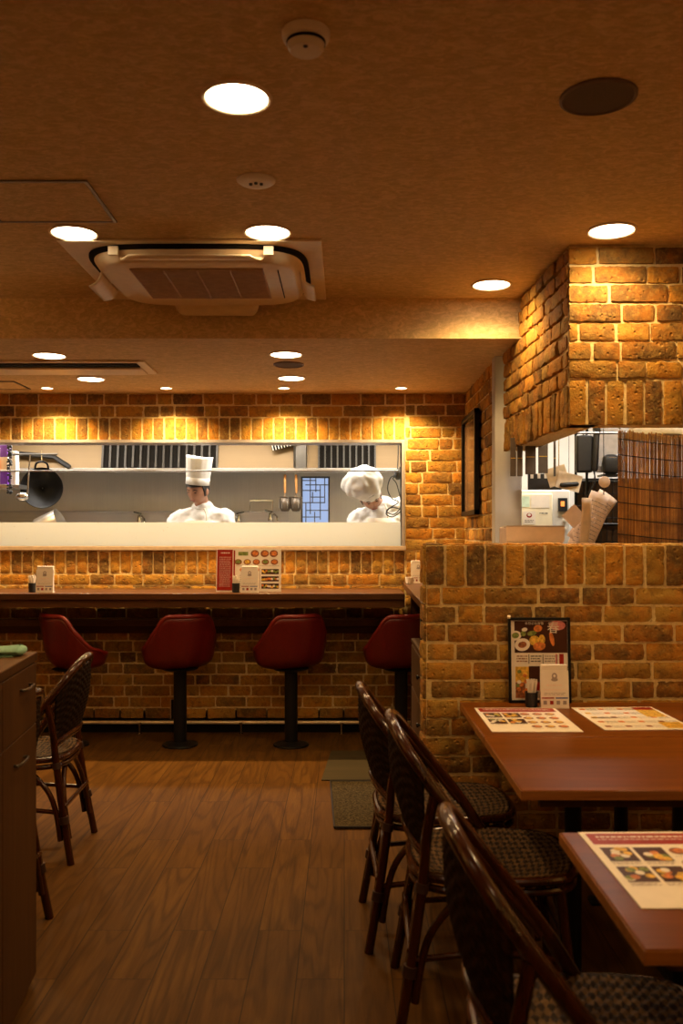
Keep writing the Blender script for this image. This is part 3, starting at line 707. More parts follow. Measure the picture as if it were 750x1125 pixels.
table(.478,1.62,3.115,3.762,(1.045,),'dark wooden dining table against the brick partition, the farthest, carrying the framed menu')
table(.479,1.62,2.46,3.111,(.70,1.03),'bare dark wooden dining table pushed up to the near side of the farthest table')
table(.50,1.60,1.515,2.115,(.8,1.3),'nearest dark wooden dining table with one menu on it, at the right edge')
# ------------------------------------------------------------------ bistro chairs
def chair_proto():
    t=empty('bistro_chair')
    hp=[(.31,.212,.425),(.235,.226,.54),(.13,.216,.675),(.055,.175,.775),(.013,.095,.835),(0,0,.852)]
    full=hp+[(x,-y,z) for x,y,z in hp[-2::-1]]
    path=catmull(full,7)
    MB().tube(path,.0165,12).build('back_hoop',CANE,t)
    inner=[p+Vector((.004,-.016*(1 if p.y>0 else -1)*min(1,abs(p.y)/.08),-.026)) for p in path[8:-8]]
    MB().tube(inner,.008,8).build('inner_hoop',CANE,t)
    # woven back
    def top(y):
        best=min(path,key=lambda p:abs(p.y-y)+ (0 if p.z>.6 else 9)); return best
    def hoopat(y):
        a=[p for p in path if p.z>.64]
        for i in range(len(a)-1):
            y0,y1=a[i].y,a[i+1].y
            if (y0-y)*(y1-y)<=0 and abs(y0-y1)>1e-6:
                k=(y-y0)/(y1-y0); return a[i].lerp(a[i+1],k)
        return min(a,key=lambda p:abs(p.y-y))
    NU,NV=44,36
    def fb(u,v):
        y=(u-.5)*2*.2; a=hoopat(y); q=abs(y)/.2
        b=Vector((.045+.05*q*q,y*.96,.545-.03*q*q))
        p=b.lerp(a+Vector((0,0,-.01)),v); p.x-=.018*math.sin(PI*v)*(1-q*q)
        k=math.sin(u*NU*PI/2)*math.sin(v*NV*PI/2); p.x+=.0035*k; return p
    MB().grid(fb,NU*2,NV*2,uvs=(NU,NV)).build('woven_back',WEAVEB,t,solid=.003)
    bt=[Vector((.04+.05*(y/.2)**2,y,.542-.03*(y/.2)**2)) for y in [(-.2+.4*i/16) for i in range(17)]]
    MB().tube(bt,.008,8).tube([p+Vector((.004,0,-.018)) for p in bt],.006,8).build('back_rail',CANE,t)
    # legs
    for s in (1,-1):
        lg=MB().tube(catmull([(.02,s*.212,0),(.055,s*.2,.2),(.088,s*.192,.43),(.098,s*.205,.56),(.118,s*.214,.675)],6),lambda k:.0155-.001*k,12).build('leg',CANE,t)
        MB().tube([(.048,s*.203,.17),(.0535,s*.2015,.2)],.020,12).build('binding',CANEB,lg); MB().tube([(.083,s*.194,.40),(.088,s*.192,.425)],.019,12).build('binding',CANEB,lg)
        lg=MB().tube(catmull([(.515,s*.2,0),(.49,s*.192,.2),(.465,s*.183,.425)],6),.0155,12).build('leg',CANE,t)
        MB().tube([(.4935,s*.194,.17),(.49,s*.192,.2)],.020,12).build('binding',CANEB,lg)
    # arches
    def arch(a0,a1,b0,b1,inward):
        A0,A1,B0,B1=map(Vector,(a0,a1,b0,b1)); D=(B0-A0).normalized()
        def L(A,B,z): k=(z-A.z)/(B.z-A.z); return A.lerp(B,k)
        o=.03
        pts=[L(A0,A1,.10)+D*o,L(A0,A1,.2)+D*o,L(A0,A1,.29)+D*(o+.015),L(A0,A1,.36)+D*(o+.06)]
        pts+= [ (L(A0,A1,.40)*.62+L(B0,B1,.40)*.38), (L(A0,A1,.40)*.38+L(B0,B1,.40)*.62)]
        pts+=[L(B0,B1,.36)-D*(o+.06),L(B0,B1,.29)-D*(o+.015),L(B0,B1,.2)-D*o,L(B0,B1,.10)-D*o]
        return MB().tube(catmull(pts,6),.0115,10)
    r0=(.02,.212,0);r1=(.088,.192,.43);f0=(.515,.2,0);f1=(.465,.183,.43)
    n=lambda p:(p[0],-p[1],p[2])
    arch(r0,r1,f0,f1,1).build('arch_brace',CANE,t); arch(n(r0),n(r1),n(f0),n(f1),1).build('arch_brace',CANE,t)
    arch(r0,r1,n(r0),n(r1),1).build('arch_brace',CANE,t); arch(f0,f1,n(f0),n(f1),1).build('arch_brace',CANE,t)
    for s in (1,-1): MB().tube([(.052,s*.201,.215),(.27,s*.19,.235),(.49,s*.193,.215)],.0095,10).build('stretcher',CANE,t)
    MB().tube([(.052,.2,.24),(.052,-.2,.24)],.0095,10).build('stretcher',CANE,t)
    MB().tube([(.49,.19,.24),(.49,-.19,.24)],.0095,10).build('stretcher',CANE,t)
    # seat
    def se(k,z,N=56,n=3.6):
        out=[]
        for i in range(N):
            a=2*PI*i/N; c,s=math.cos(a),math.sin(a)
            out.append(Vector((.295+.235*k*abs(c)**(2/n)*(1 if c>=0 else -1), .215*k*abs(s)**(2/n)*(1 if s>=0 else -1),z)))
        return out
    MB().tube(se(1,.438),.0125,10,closed=True).tube(se(.985,.408),.011,10,closed=True).build('seat_frame',CANE,t)
    def fs(u,v):
        x=(u*2-1); y=(v*2-1)
        X=x*math.sqrt(max(0,1-y*y*.32)); Y=y*math.sqrt(max(0,1-x*x*.32))
        k=math.sin(u*34*PI)*math.sin(v*30*PI)
        return (.295+.232*X,.212*Y,.450-.016*(1-max(abs(x),abs(y))**4)*0-.012*(1-x*x)*(1-y*y)+.003*k)
    MB().grid(fs,104,96,uvs=(17*2,15*2)).build('seat',WEAVE,t,solid=.004)
    return t
proto=chair_proto()
G='dark cane bistro chairs with woven seats'
spots=[(.055,3.24,.03,'dark cane bistro chair at the farthest table, next to the brick partition'),
 (.136,2.72,-.03,'dark cane bistro chair in the middle of the right row, at the bare table'),
 (.195,1.74,.0,'nearest dark cane bistro chair, cut by the bottom of the photo'),
 (-1.14,4.05,PI+.04,'dark cane bistro chair behind the wooden cabinet on the left, its back facing the aisle'),
 (-1.055,3.09,PI-.03,'dark cane bistro chair almost hidden behind the wooden cabinet, only hoop tip and leg showing')]
for i,(x,y,rz,l) in enumerate(spots):
    o=proto if i==0 else copy_tree(proto)
    o.location=(x,y,0); o.rotation_euler=(0,0,rz); tag(o,l,'chair',G)
# ------------------------------------------------------------------ bar stools
def sstep(a,b,x): x=max(0,min(1,(x-a)/(b-a))); return x*x*(3-2*x)
def stool_proto():
    t=empty('bar_stool')
    MB().lathe([(.115,0),(.118,.006),(.115,.014),(.06,.022),(.046,.03)],36).build('base_plate',BLACK,t)
    MB().lathe([(.043,.02),(.043,.50),(.06,.512)],28).build('post',BLACK,t)
    def R(a):  # a: angle from the back, back = -y
        a=abs(a); return .172+.09*sstep(.6,1.7,a)-.03*sstep(2.0,3.1,a)
    def Hh(a):
        a=abs(a); return .345-.215*max(0,min(1,(a-.74)/.85))-.04*sstep(1.6,2.3,a)-.05*sstep(2.3,3.1,a)
    def f(u,v,off=0):
        a=-PI+2*PI*u; h=Hh(a); r=R(a); s=v
        rad=r*(1-(1-min(s*1.35,1))**2.4) + (.05*s**3 if abs(a)<1.2 else .028*s**3*1)
        z=.012+h*s**2.1
        fx=1.0
        rad*=.81; x=math.sin(a)*rad; y=-math.cos(a)*rad
        # flatten the back into a straight panel
        if y<0 and abs(a)<.95: 
            x*=1+.12*s
        return Vector((x*1.02,y,.505+z))
    MB().grid(lambda u,v:f(u,max(v,.02)),48,14,closed_u=True).build('seat_shell',RED,t,sub=1,solid=.028)
    rim=[f(k/48,1.0)+Vector((0,0,.004)) for k in range(48)]
    MB().tube(rim,.0165,10,closed=True).build('rim_piping',REDP,t,sub=1)
    MB().sphere((0,.015,.545),(.132,.13,.035),28,12).build('cushion',RED,t)
    MB().lathe([(.05,.495),(.11,.502),(.12,.51),(.03,.515)],28).build('mount_plate',BLACK,t)
    return t
sp=stool_proto()
for i,(px,rz,l) in enumerate(((80,-.75,'red leather bucket bar stool, leftmost, turned right, behind the left bistro chair'),(199,.5,'red leather bucket bar stool, second from the left, standing clear in the aisle'),
   (320,.42,'red leather bucket bar stool in the middle, below the open menu on the counter'),(440,.3,'red leather bucket bar stool, rightmost, beside the drawer cabinet'))):
    o=sp if i==0 else copy_tree(sp)
    o.location=((px-378)/165,6.02,0); o.rotation_euler=(0,0,rz); tag(o,l,'bar stool','red bucket stools along the bar counter')
# ------------------------------------------------------------------ door mats
mb=MB(); mb.prism([(-.13,5.15),(.36,5.15),(.36,5.85),(-.085,5.85)],.0,.007)
tag(mb.build('floor_mat',[MAT1],bevel=.002),'flat grey smooth floor mat before the rightmost bar stool','mat')
mb=MB(); mb.prism([(-.047,4.30),(.33,4.30),(.345,5.10),(-.078,5.10)],0,.012); 
t=tag(mb.build('loop_mat',[MAT2],bevel=.003),'rough speckled brown loop mat lying nearer than the smooth grey mat','mat')
MB().tube([(-.047,4.30,.012),(.33,4.30,.012),(.345,5.10,.012),(-.078,5.10,.012)],.004,6,closed=True).build('edge_trim',BLACKP,t)
# ------------------------------------------------------------------ sideboard on the left
rz=.108
t=empty('sideboard',(-.955,2.83,0),rz); tag(t,'brown wooden sideboard with drawer and doors at the left edge','cabinet')
H=1.028
MB().box(-.62,-.006,-1.25,-.004,.03,H-.03).build('carcass',CABWOOD,t)
MB().box(-.62,0,-1.26,0,H-.027,H).build('top_board',[CABTOP],t,bevel=.002)
MB().box(-.001,.0015,-1.26,0,H-.0255,H-.003).build('edge_band',CABWOOD,t)
MB().box(-.6,-.03,-1.23,-.02,0,.03).build('plinth',BLACK,t)
def handle(par,y,z):
    MB().tube(catmull([(.0,y-.055,z),(.014,y-.05,z),(.018,y,z),(.014,y+.05,z),(.0,y+.055,z)],5),.0045,8).build('handle',simple('dark_pull',(.09,.07,.05),.3,.8),par)
for (ya,yb) in ((-.40,-.008),(-.80,-.404),(-1.24,-.804)):
    dr=MB().box(-.006,.0,ya,yb,H-.215,H-.032).build('drawer',CABWOOD,t,bevel=.0015); handle(dr,yb-.15 if ya==-.4 else (ya+yb)/2,H-.085)
    dd=MB().box(-.006,.0,ya,yb,0.035,H-.219).build('door',CABWOOD,t,bevel=.0015); handle(dd,yb-.22,H-.285)
t2=empty('folded_towel',(-.975,2.74,H),rz); tag(t2,'mint green folded cloth lying on the wooden sideboard top','towel')
mb=MB()
def ft(u,v):
    x=-.6*u; a=2*PI*v; n=noise.noise(Vector((x*9,v*5,0)))*.006
    return (x,-.0+.055*math.cos(a)*(1+.1*n*20),.017+.0155*math.sin(a)*(1+ .35*math.sin(x*17))+n*.4)
mb.grid(ft,40,24); mb.sphere((0,.0,.016),(.018,.05,.0145),16,10)
mb.build('cloth_roll',GREENC,t2)
mb=MB(); mb.box(-.58,-.01,-.05,.05,.0,.006); mb.build('cloth_layer',GREENC,t2,bevel=.002)
# ------------------------------------------------------------------ framed picture on side wall
t=empty('wall_picture',(.838,5.95,1.85)); tag(t,'narrow dark framed picture on the side brick wall by the kitchen window','picture')
mb=MB(); a,b=-.3,.34; zz=.33
for q in ((a,b,-zz,-zz+.03),(a,b,zz-.03,zz),(a,a+.03,-zz,zz),(b-.03,b,-zz,zz)): mb.box(-.03,.0,q[0],q[1],q[2],q[3])
mb.build('frame',BLACK,t,bevel=.002)
mb=MB(); mb.box(-.008,0,a+.02,b-.02,-zz+.02,zz-.02); mb.build('picture_print',m_wood('print_tone',(.05,.03,.02),(.3,.17,.08),.15,'Z',.4),t)
# ------------------------------------------------------------------ service area beyond the partition
def plate(name,x,y,z,label,cat): t=empty(name,(x,y,z)); tag(t,label,cat); return t
t=plate('cardboard_box',.852,4.16,1.0625,'buff cardboard box top showing above the brick partition','box')
mb=MB(); mb.box(-.127,.127,-.1,.1,0,.365); mb.build('carton',PINKP,t,bevel=.006)
mb=MB(); mb.prism([(-.13,-.103),(.13,-.103),(.13,-.099),(-.13,-.099)],.3,.37); mb.T=Matrix.Translation((0,0,.366)); mb.box(-.13,.13,-.103,.0,0,.003); mb.build('lid_flap',PINKP,t)
# white unit with display
t=plate('service_cabinet',1.2,5.74,0,'white kitchen appliance with an orange digital display beyond the partition','appliance')
mb=MB(); mb.box(-.21,.17,-.22,.22,0,1.665); mb.build('body',simple('appliance_white',(.7,.66,.58),.4,var=.03),t,bevel=.008)
d_=MB().box(-.20,.06,-.235,-.22,1.435,1.64).build('door',simple('door_glow',(.85,.76,.55),.35,var=.04),t,bevel=.004)
mb=MB(); P=lambda a,b,z:(a,-.236-z,b)
rect(mb,-.12,-.045,1.455,1.535,0,P,.001); ell(mb,-.082,1.51,.017,.014,1,P,.0015); ell(mb,-.082,1.513,.010,.008,0,P,.002); dash_lines(mb,-.11,-.055,1.465,1.485,2,2,random.Random(2),P,.002,.0016)
rect(mb,-.14,-.08,1.56,1.625,3,P,.001); rect(mb,-.07,.04,1.555,1.63,0,P,.001); dash_lines(mb,-.19,-.15,1.53,1.55,1,2,random.Random(2),P,.003,.0016); dash_lines(mb,-.02,.03,1.515,1.53,1,2,random.Random(8),P,.003,.0016)
mb.build('notice',[PAPER,MRED,INK,simple('pale_green',(.55,.7,.55),.6)],d_)
MB().box(.095,.15,-.232,-.22,1.535,1.615).build('display',BLACKP,t)
MB().box(.11,.132,-.2345,-.232,1.565,1.595).build('digit_light',DISPLAY,t)
for k in range(2): MB().lathe([(.011,0),(.011,.006),(.004,.007)],16).build('button',WHITEP,t)
for k,o in enumerate([c for c in t.children if c.name.startswith('button')]): o.location=(.135,-.22,1.43+.05*k); o.rotation_euler=(PI/2,0,0)
# black board with white tabs
t=plate('ticket_rail',1.1,5.0,1.64,'black strip board with white tabs above the white appliance','rack')
MB().box(-.09,.095,0,.015,.0,.088).build('board',BLACKP,t,bevel=.002)
for k in range(5): MB().box(-.078+k*.038,-.062+k*.038,-.004,0,.062,.088).build('tab',PAPER,t)
mb=MB(); mb.tube([(-.08,.007,.088),(-.08,.007,.28)],.003,6); mb.tube([(.08,.007,.088),(.08,.007,.28)],.003,6); mb.build('hanger',CHROME,t)
t=plate('hanging_bar',1.45,4.72,1.92,'steel hanging bar just below the brick hood over the opening','bar')
MB().tube([(-.52,0,0),(.9,0,0)],.006,8).build('bar',STEELD,t)
mb=MB()
for x in (-.45,.2,.85): mb.tube([(x,0,0),(x,0,.474)],.004,6)
mb.build('drop_rod',CHROME,t)
for k,(x,w,h) in enumerate(((.875,.03,.2),(.91,.028,.2),(.965,.055,.19),(1.03,.05,.185),(1.09,.012,.2))):
    t=plate('order_strip',x,4.72,1.915,['dark brown hanging strip, first from the left under the brick hood','dark brown hanging strip, second from the left under the brick hood','wide dark brown hanging strip in the middle of the row under the hood','dark brown hanging strip, fourth from the left under the hood','thin rod-like hanging strip at the right end of the row under the hood'][k],'hanging strip')
    t['group']='dark strips hanging under the brick hood'
    MB().box(-w/2,w/2,-.006,.0,-h-.02,-.02).build('strip',simple('strip_brown',(.09,.065,.045),.5),t,bevel=.002)
    MB().box(-w/2*.8,w/2*.8,-.0068,-.006,-h*.62-.004,-h*.62).build('yellow_mark',MYEL,t)
    MB().tube([(0,-.003,-.02),(0,-.012,-.005),(0,-.004,.007),(0,.007,.003)],.0022,6).build('hook',CHROME,t)
# rack with phone and pager
t=plate('wire_rack',1.78,5.15,0,'dark wire rack standing beyond the opening behind the papers','rack')
mb=MB()
for x in (-.44,.44):
    for y in (-.12,.12): mb.tube([(x,y,0),(x,y,2.05)],.008,8)
mb.build('upright',BLACK,t)
for z in (.6,1.1,1.45,1.7): 
    mb=MB(); mb.tube([(-.44,-.12,z),(.44,-.12,z),(.44,.12,z),(-.44,.12,z)],.006,6,closed=True)
    for k in range(22): x=-.42+.04*k; mb.tube([(x,-.12,z),(x,.12,z)],.0025,5)
    mb.build('shelf_grid',BLACK,t)
mb=MB()
for k in range(26): x=-.43+.034*k; mb.tube([(x,.12,1.1),(x,.12,1.7)],.0025,5)
for k in range(8): mb.tube([(-.44,.12,1.14+.07*k),(.44,.12,1.14+.07*k)],.0025,5)
mb.build('back_grid',BLACK,t); MB().box(-.44,.6,.14,.15,1.0,1.72).build('back_panel',DARKCAB,t)
mb=MB(); mb.box(1.385,1.53,5.0,5.012,1.735,1.98); tag(mb.build('notice_board',simple('grey_board',(.5,.46,.43),.6),bevel=.003),'pale grey board behind the black round device beyond the opening','board')
t=plate('cordless_phone',1.32,4.95,1.70,'tall black telephone and holder hanging beyond the opening','telephone')
mb=MB(); mb.box(-.062,.03,-.02,.02,.03,.235); mb.build('body',BLACKP,t,bevel=.012)
mb=MB(); mb.capsule((.035,-.025,.05),.018,(.045,-.025,.25),.018); mb.capsule((.045,-.03,.25),.022,(.04,-.03,.285),.02); mb.build('handset',BLACKP,t)
MB().tube(catmull([(.03,-.02,.04),(.04,-.01,-.02),(.01,0,-.1),(.05,0,-.17),(.02,0,-.25)],6),.004,6).build('cord',BLACKP,t)
mb=MB(); mb.tube([(-.02,.0,.235),(-.02,.0,.69)],.003,6); mb.build('hanger',BLACKP,t)
t=plate('round_device',1.445,4.93,1.722,'black rounded device beside the telephone beyond the opening','device')
mb=MB(); mb.sphere((0,0,.052),(.05,.03,.055),24,14,fn=lambda d:1/max(.001,(abs(d.x)**3.2+abs(d.y)**3.2+abs(d.z)**3.2)**(1/3.2))); mb.build('housing',BLACKP,t)
MB().tube([(-.02,-.026,.088),(.02,-.026,.088)],.002,6).build('grip_line',CHROME,t)
MB().box(-.05,.05,-.03,.09,-.012,-.002).build('bracket',BLACK,t)
# hanging papers
t=plate('order_sheets',1.22,4.28,1.64,'buff order sheets hanging on a cord beside the bamboo blind','papers')
for k,(a,dx,w,h) in enumerate(((-.5,.0,.115,.29),(-.62,.03,.10,.27))):
    mb=MB(); mb.T=Matrix.Translation((dx,.004*k,-.07))@Matrix.Rotation(-a*-1 if False else -a*-1,4,'Y') if False else Matrix.Translation((dx,.006*k,-.06))@Matrix.Rotation(.42+.2*k,4,'Y')
    def fp(u,v): return ((u-.5)*w,-.006*math.sin(PI*v*1.2)+.01*(u-.5)**2*8,-h*v)
    mb.grid(fp,8,10,0)
    P=lambda x,y,z:(x,-.006*math.sin(PI*(-y/h)*1.2)+.08*(x/w)**2-.0015-z,y)
    dash_lines(mb,-w*.4,w*.4,-h*.9,-h*.12,12,1,random.Random(k),P,.0016,.0)
    mb.build('sheet',[PINKP,INKG],t,solid=.0008)
MB().lathe([(.027,-.003),(.027,.003),(.02,.005)],24).build('tape_roll',PINKP,t)
o=[c for c in t.children if c.name.startswith('tape_roll')][0]; o.rotation_euler=(PI/2,0,0); o.location=(0,-.01,0)
MB().tube([(0,0,-.06),(0,0,0),(0,.01,.755)],.002,6).build('cord',BLACKP,t)
t=plate('curled_receipt',1.045,4.16,1.2,'buff curled receipt strip left of the order sheets','paper')
def fr(u,v): return ((u-.5)*.045+.03*math.sin(v*2.6-.4)+.035*v, .012*math.sin(v*5), -.137+.497*v)
MB().grid(fr,4,18).build('strip',simple('receipt',(.72,.55,.38),.7),t,solid=.0008)
mb=MB(); mb.T=Matrix.Translation((.0,.01,.27))@Matrix.Rotation(.8,4,'Y'); mb.box(-.04,.04,0,.001,-.03,.05); mb.build('slip',PINKP,t)
MB().tube([(.06,.0,.36),(.1,.01,.45),(.13,-.0,.72)],.0018,6).build('string',BLACKP,t)
t=plate('paper_slips_tray',1.15,4.9,1.585,'pale paper slips and black clip above the white appliance','papers')
mb=MB(); mb.T=Matrix.Rotation(.25,4,'Y'); mb.box(-.03,.1,0,.003,.06,.15,0); mb.T=Matrix.Rotation(-.3,4,'Y'); mb.box(-.02,.09,.008,.011,.07,.17,1); mb.build('slip',[simple('cream_slip',(.8,.66,.48),.6),simple('cream_slip_dark',(.66,.5,.3),.6)],t)
MB().capsule((.02,-.006,.075),.012,(.1,-.006,.08),.012).build('clip',BLACKP,t)
MB().tube([(.06,.003,.14),(.06,.003,.805)],.0015,5).build('string',BLACKP,t)
# bamboo blind
t=plate('bamboo_blind',1.25,4.02,1.86,'brown bamboo reed blind hanging in the opening at the right edge','blind')
mb=MB(); r=random.Random(12); x=-.04
while x<1.1:
    rr=r.uniform(.0022,.004); top=-.0-.015*r.random()-.02*min(1,max(0,x+.04)*4); bow=.02*math.sin(x*5)
    mb.tube([(x,bow,-.68),(x+r.uniform(-.001,.001),bow,-.3),(x,bow,top)],rr,5); x+=rr*2+r.uniform(0,.0006)
mb.build('reeds',BAMBOO,t)
mb=MB()
for k in range(10):
    z=-.045-.07*k; mb.tube([(xx,.02*math.sin(xx*5)-.0045,z-.03*math.sin(min(1,(xx+.04)*2.4)*PI/2)) for xx in [-.045+.04*i for i in range(29)]],.0021,5)
mb.build('binding_cords',BLACKP,t)
mb=MB(); mb.tube(catmull([(-.03,0,-.0),(-.06,.0,.05),(-.02,0,.2),(0,0,.53)],5),.003,6); mb.tube([(.9,.0,-.02),(.9,0,.53)],.003,6); mb.build('hanging_wire',BLACKP,t)
for x,l in ((1.52,'white conical lamp shade peeking over the bamboo blind, left of the two'),(1.86,'white conical lamp shade peeking over the bamboo blind, right of the two')):
    t=plate('pendant_lamp',x,4.45,1.87,l,'lamp'); t['group']='white pendant shades behind the bamboo blind'
    MB().lathe([(.15,0),(.06,.14),(.02,.16),(.02,.165)],28,cap=False).build('shade',WHITEP,t,solid=.003)
    MB().tube([(0,0,.15),(0,0,.729)],.003,6).build('cord',BLACKP,t)
# ------------------------------------------------------------------ kitchen
SLAT=simple('filter_slat',(.05,.042,.032),.5,.3)
# extraction hood
t=empty('extraction_hood',(-1.0,7.8,1.9)); tag(t,'stainless steel extraction hood with dark slatted filters over the kitchen','hood')
def X(px,d): return (px-378)*d/1000
def Z(py,d): return 1.39+(588-py)*d/1000
yf=7.5; zb=Z(519,yf)-1.9
mb=MB(); mb.box(-2.6,1.75,-.32,-.29,zb,zb+.035); mb.build('front_lip',STEEL,t,bevel=.003)
def panel(px0,px1,mat,name,slats=0,zt=.40):
    x0=X(px0,yf)+1.0; x1=X(px1,yf)+1.0
    mb=MB(); mb.T=Matrix()
    a=(x0,-.29,zb+.035); b=(x1,-.29,zb+.035); c=(x1,-.2,zb+zt+.1); d_=(x0,-.2,zb+zt+.1)
    mb.F([mb.V(p) for p in (a,b,c,d_)],0); mb.F([mb.V((p[0],p[1]+.02,p[2]-.02)) for p in (d_,c,b,a)],0)
    if slats:
        n=slats
        for k in range(n+1):
            u=x0+(x1-x0)*k/n; w=(x1-x0)/n*.13
            i=[mb.V(p) for p in ((u-w,-.305,zb+.04),(u+w,-.305,zb+.04),(u+w,-.225,zb+zt+.1),(u-w,-.225,zb+zt+.1),(u-w,-.288,zb+.03),(u+w,-.288,zb+.03),(u+w,-.2,zb+zt+.09),(u-w,-.2,zb+zt+.09))]
            for q in ((0,1,2,3),(0,4,5,1),(3,2,6,7),(0,3,7,4),(1,5,6,2)): mb.F([i[z] for z in q],1)
    return mb.build(name,[mat,SLAT] if slats else [mat],t)
panel(60,111,HOODS,'steel_panel'); panel(112,238,VENTD,'filter',15); panel(238,322,HOODS,'steel_panel')
panel(337,350,HOODS,'steel_panel'); panel(350,412,VENTD,'filter',9); panel(412,470,HOODS,'steel_panel'); panel(-60,60,HOODS,'steel_panel')
mb=MB(); mb.prism([(X(325,yf)+1.0,-.31),(X(336,yf)+1.0,-.31),(X(336,yf)+1.0,-.2),(X(325,yf)+1.0,-.2)],zb+.03,.5); mb.build('duct',STEELD,t)
mb=MB(); mb.T=Matrix.Translation((X(312,yf)+1.0,-.34,zb+.25))@Matrix.Rotation(-.25,4,'Y'); mb.box(-.11,.11,0,.02,-.05,.05,0)
for k in range(9): mb.box(-.105+k*.024,-.097+k*.024,-.006,0,-.05,.05,1)
mb.build('loose_filter',[VENTD,STEEL],t)
mb=MB(); mb.tube([(X(0,yf)+1,-.33,Z(497,yf)-1.9),(X(60,yf)+1,-.33,Z(502,yf)-1.9),(X(78,yf)+1,-.33,zb+.04)],.02,6); mb.build('edge_channel',BLACKP,t)
# thin front rod
t=empty('hanging_rod',(-1.4,6.66,Z(517.5,6.66))); tag(t,'thin metal rod across the whole kitchen window in front of the cooks','rod')
MB().tube([(-1.9,0,0),(X(441,6.66)+1.4,0,0)],.0055,8).build('rod',STEEL,t)
mb=MB()
for x in (-1.88,1.8): mb.tube([(x,0,0),(x,-.05,.02)],.006,6)
mb.build('bracket',STEEL,t)
# ledge on steel wall
t=empty('steel_ledge',(-1.2,8.2,Z(561,8.15))); tag(t,'narrow stainless ledge along the kitchen back wall','ledge')
MB().box(-2.2,.7,-.05,-.002,-.012,.0).build('ledge',STEEL,t,bevel=.002); MB().box(-2.2,.7,-.012,-.002,-.5,-.012).build('back_splash',m_steel('bright_splash',(.62,.6,.56),.3),t)
t=empty('kitchen_counter',(-1.3,7.95,.15)); tag(t,'stainless steel cooking counter along the kitchen back wall','counter')
MB().box(-2.2,2.0,-.35,.235,.82,.86).build('worktop',STEEL,t,bevel=.003); MB().box(-2.2,2.0,-.32,.235,0.0,.82).build('body',STEELD,t)
t=empty('prep_counter',(-1.1,6.76,.15)); tag(t,'stainless steel prep counter inside the kitchen window','counter')
MB().box(-2.4,1.5,-.14,.16,.80,.84).build('worktop',STEEL,t,bevel=.003); MB().box(-2.38,1.48,-.13,.15,0,.80).build('body',STEELD,t)
t=empty('kitchen_shelf',(-2.45,6.8,.99)); tag(t,'stainless shelf on the prep counter behind the left end of the guard','shelf')
MB().box(-.5,.42,-.12,.12,.3,.312).build('shelf_board',STEEL,t); mb=MB()
for x in (-.48,.40): mb.box(x,x+.015,-.12,.12,0,.3)
mb.build('side_panel',STEEL,t)
def faucet(px,py,label,flip=1):
    t=empty('faucet',(X(px,8.1),8.13,Z(py,8.1))); tag(t,label,'faucet','small chrome taps on the kitchen wall')
    MB().lathe([(.024,0),(.026,.01),(.02,.03),(.016,.06),(.01,.075)],16,c=(0,-.02,-.06)).build('body',CHROME,t)
    MB().tube(catmull([(0,-.02,-.02),(flip*.03,-.05,.0),(flip*.06,-.11,-.02),(flip*.07,-.13,-.06)],5),.008,8).build('spout',CHROME,t)
    MB().tube([(-flip*.05,-.03,.035),(flip*.02,-.03,.02)],.007,8).build('lever',CHROME,t)
    MB().tube([(0,-.02,-.03),(0,.056,-.03)],.009,8).build('inlet',CHROME,t)
faucet(153,567,'small chrome tap on the steel wall left of the tall-hatted cook'); faucet(262,567,'small chrome tap just right of the tall-hatted cook',-1); faucet(297,565,'small chrome tap below the wire bracket',1)
t=empty('towel_bracket',(X(287,8.1),8.13,Z(550,8.1))); tag(t,'wire bracket on the steel wall left of the strainers','bracket')
MB().tube([(-.1,.06,-.01),(-.1,-.03,0),(-.1,-.03,0.0),(.1,-.03,0),(.1,.06,-.01)],.004,6).tube([(-.1,-.03,0),(-.1,-.03,-.1)],.004,6).tube([(.1,-.03,0),(.1,-.03,-.1)],.004,6).build('wire',CHROME,t)
# strainers
for px,l,h in ((313,'noodle strainer with wooden handle, left of the pair by the lattice panes',0),(325,'noodle strainer with wooden handle, right of the pair by the lattice panes',1)):
    t=empty('noodle_strainer',(X(px,7.55),7.55,0)); tag(t,l,'strainer','hanging noodle strainers')
    z1=Z(521,7.55)
    MB().capsule((0,0,z1-.012),.012,(.004*h,0,z1-.15),.009).build('handle',WOODH,t)
    MB().tube([(0,-.0,z1-.15),(0,0,z1-.19)],.005,6).tube([(0,0,z1+.0),(0,-.0,z1+.01),(0,.01,z1+.03)],.003,6).build('shaft',CHROME,t)
    mb=MB(); c=(0,0,z1-.31)
    mb.lathe([(.006,0),(.03,.004),(.045,.03),(.050,.12)],18,c=c,cap=False)
    mb.build('basket',simple('wire_mesh',(.1,.075,.05),.4,.5),t,solid=.002)
    mb=MB(); mb.tube([(.052*math.cos(a),.052*math.sin(a),z1-.19) for a in [2*PI*k/20 for k in range(20)]],.004,6,closed=True)
    for k in range(6):
        a=2*PI*k/6; mb.tube([(.051*math.cos(a),.051*math.sin(a),z1-.19),(.046*math.cos(a),.046*math.sin(a),z1-.28),(.01*math.cos(a),.01*math.sin(a),z1-.31)],.0025,5)
    mb.build('rim_wire',CHROME,t)
t=empty('strainer_rail',(X(319,7.56),7.57,Z(519,7.55)+.02)); tag(t,'short metal rail from which the noodle strainers hang','rail')
MB().tube([(-.15,.0,0),(.2,.0,0)],.005,6).build('rail',STEEL,t)
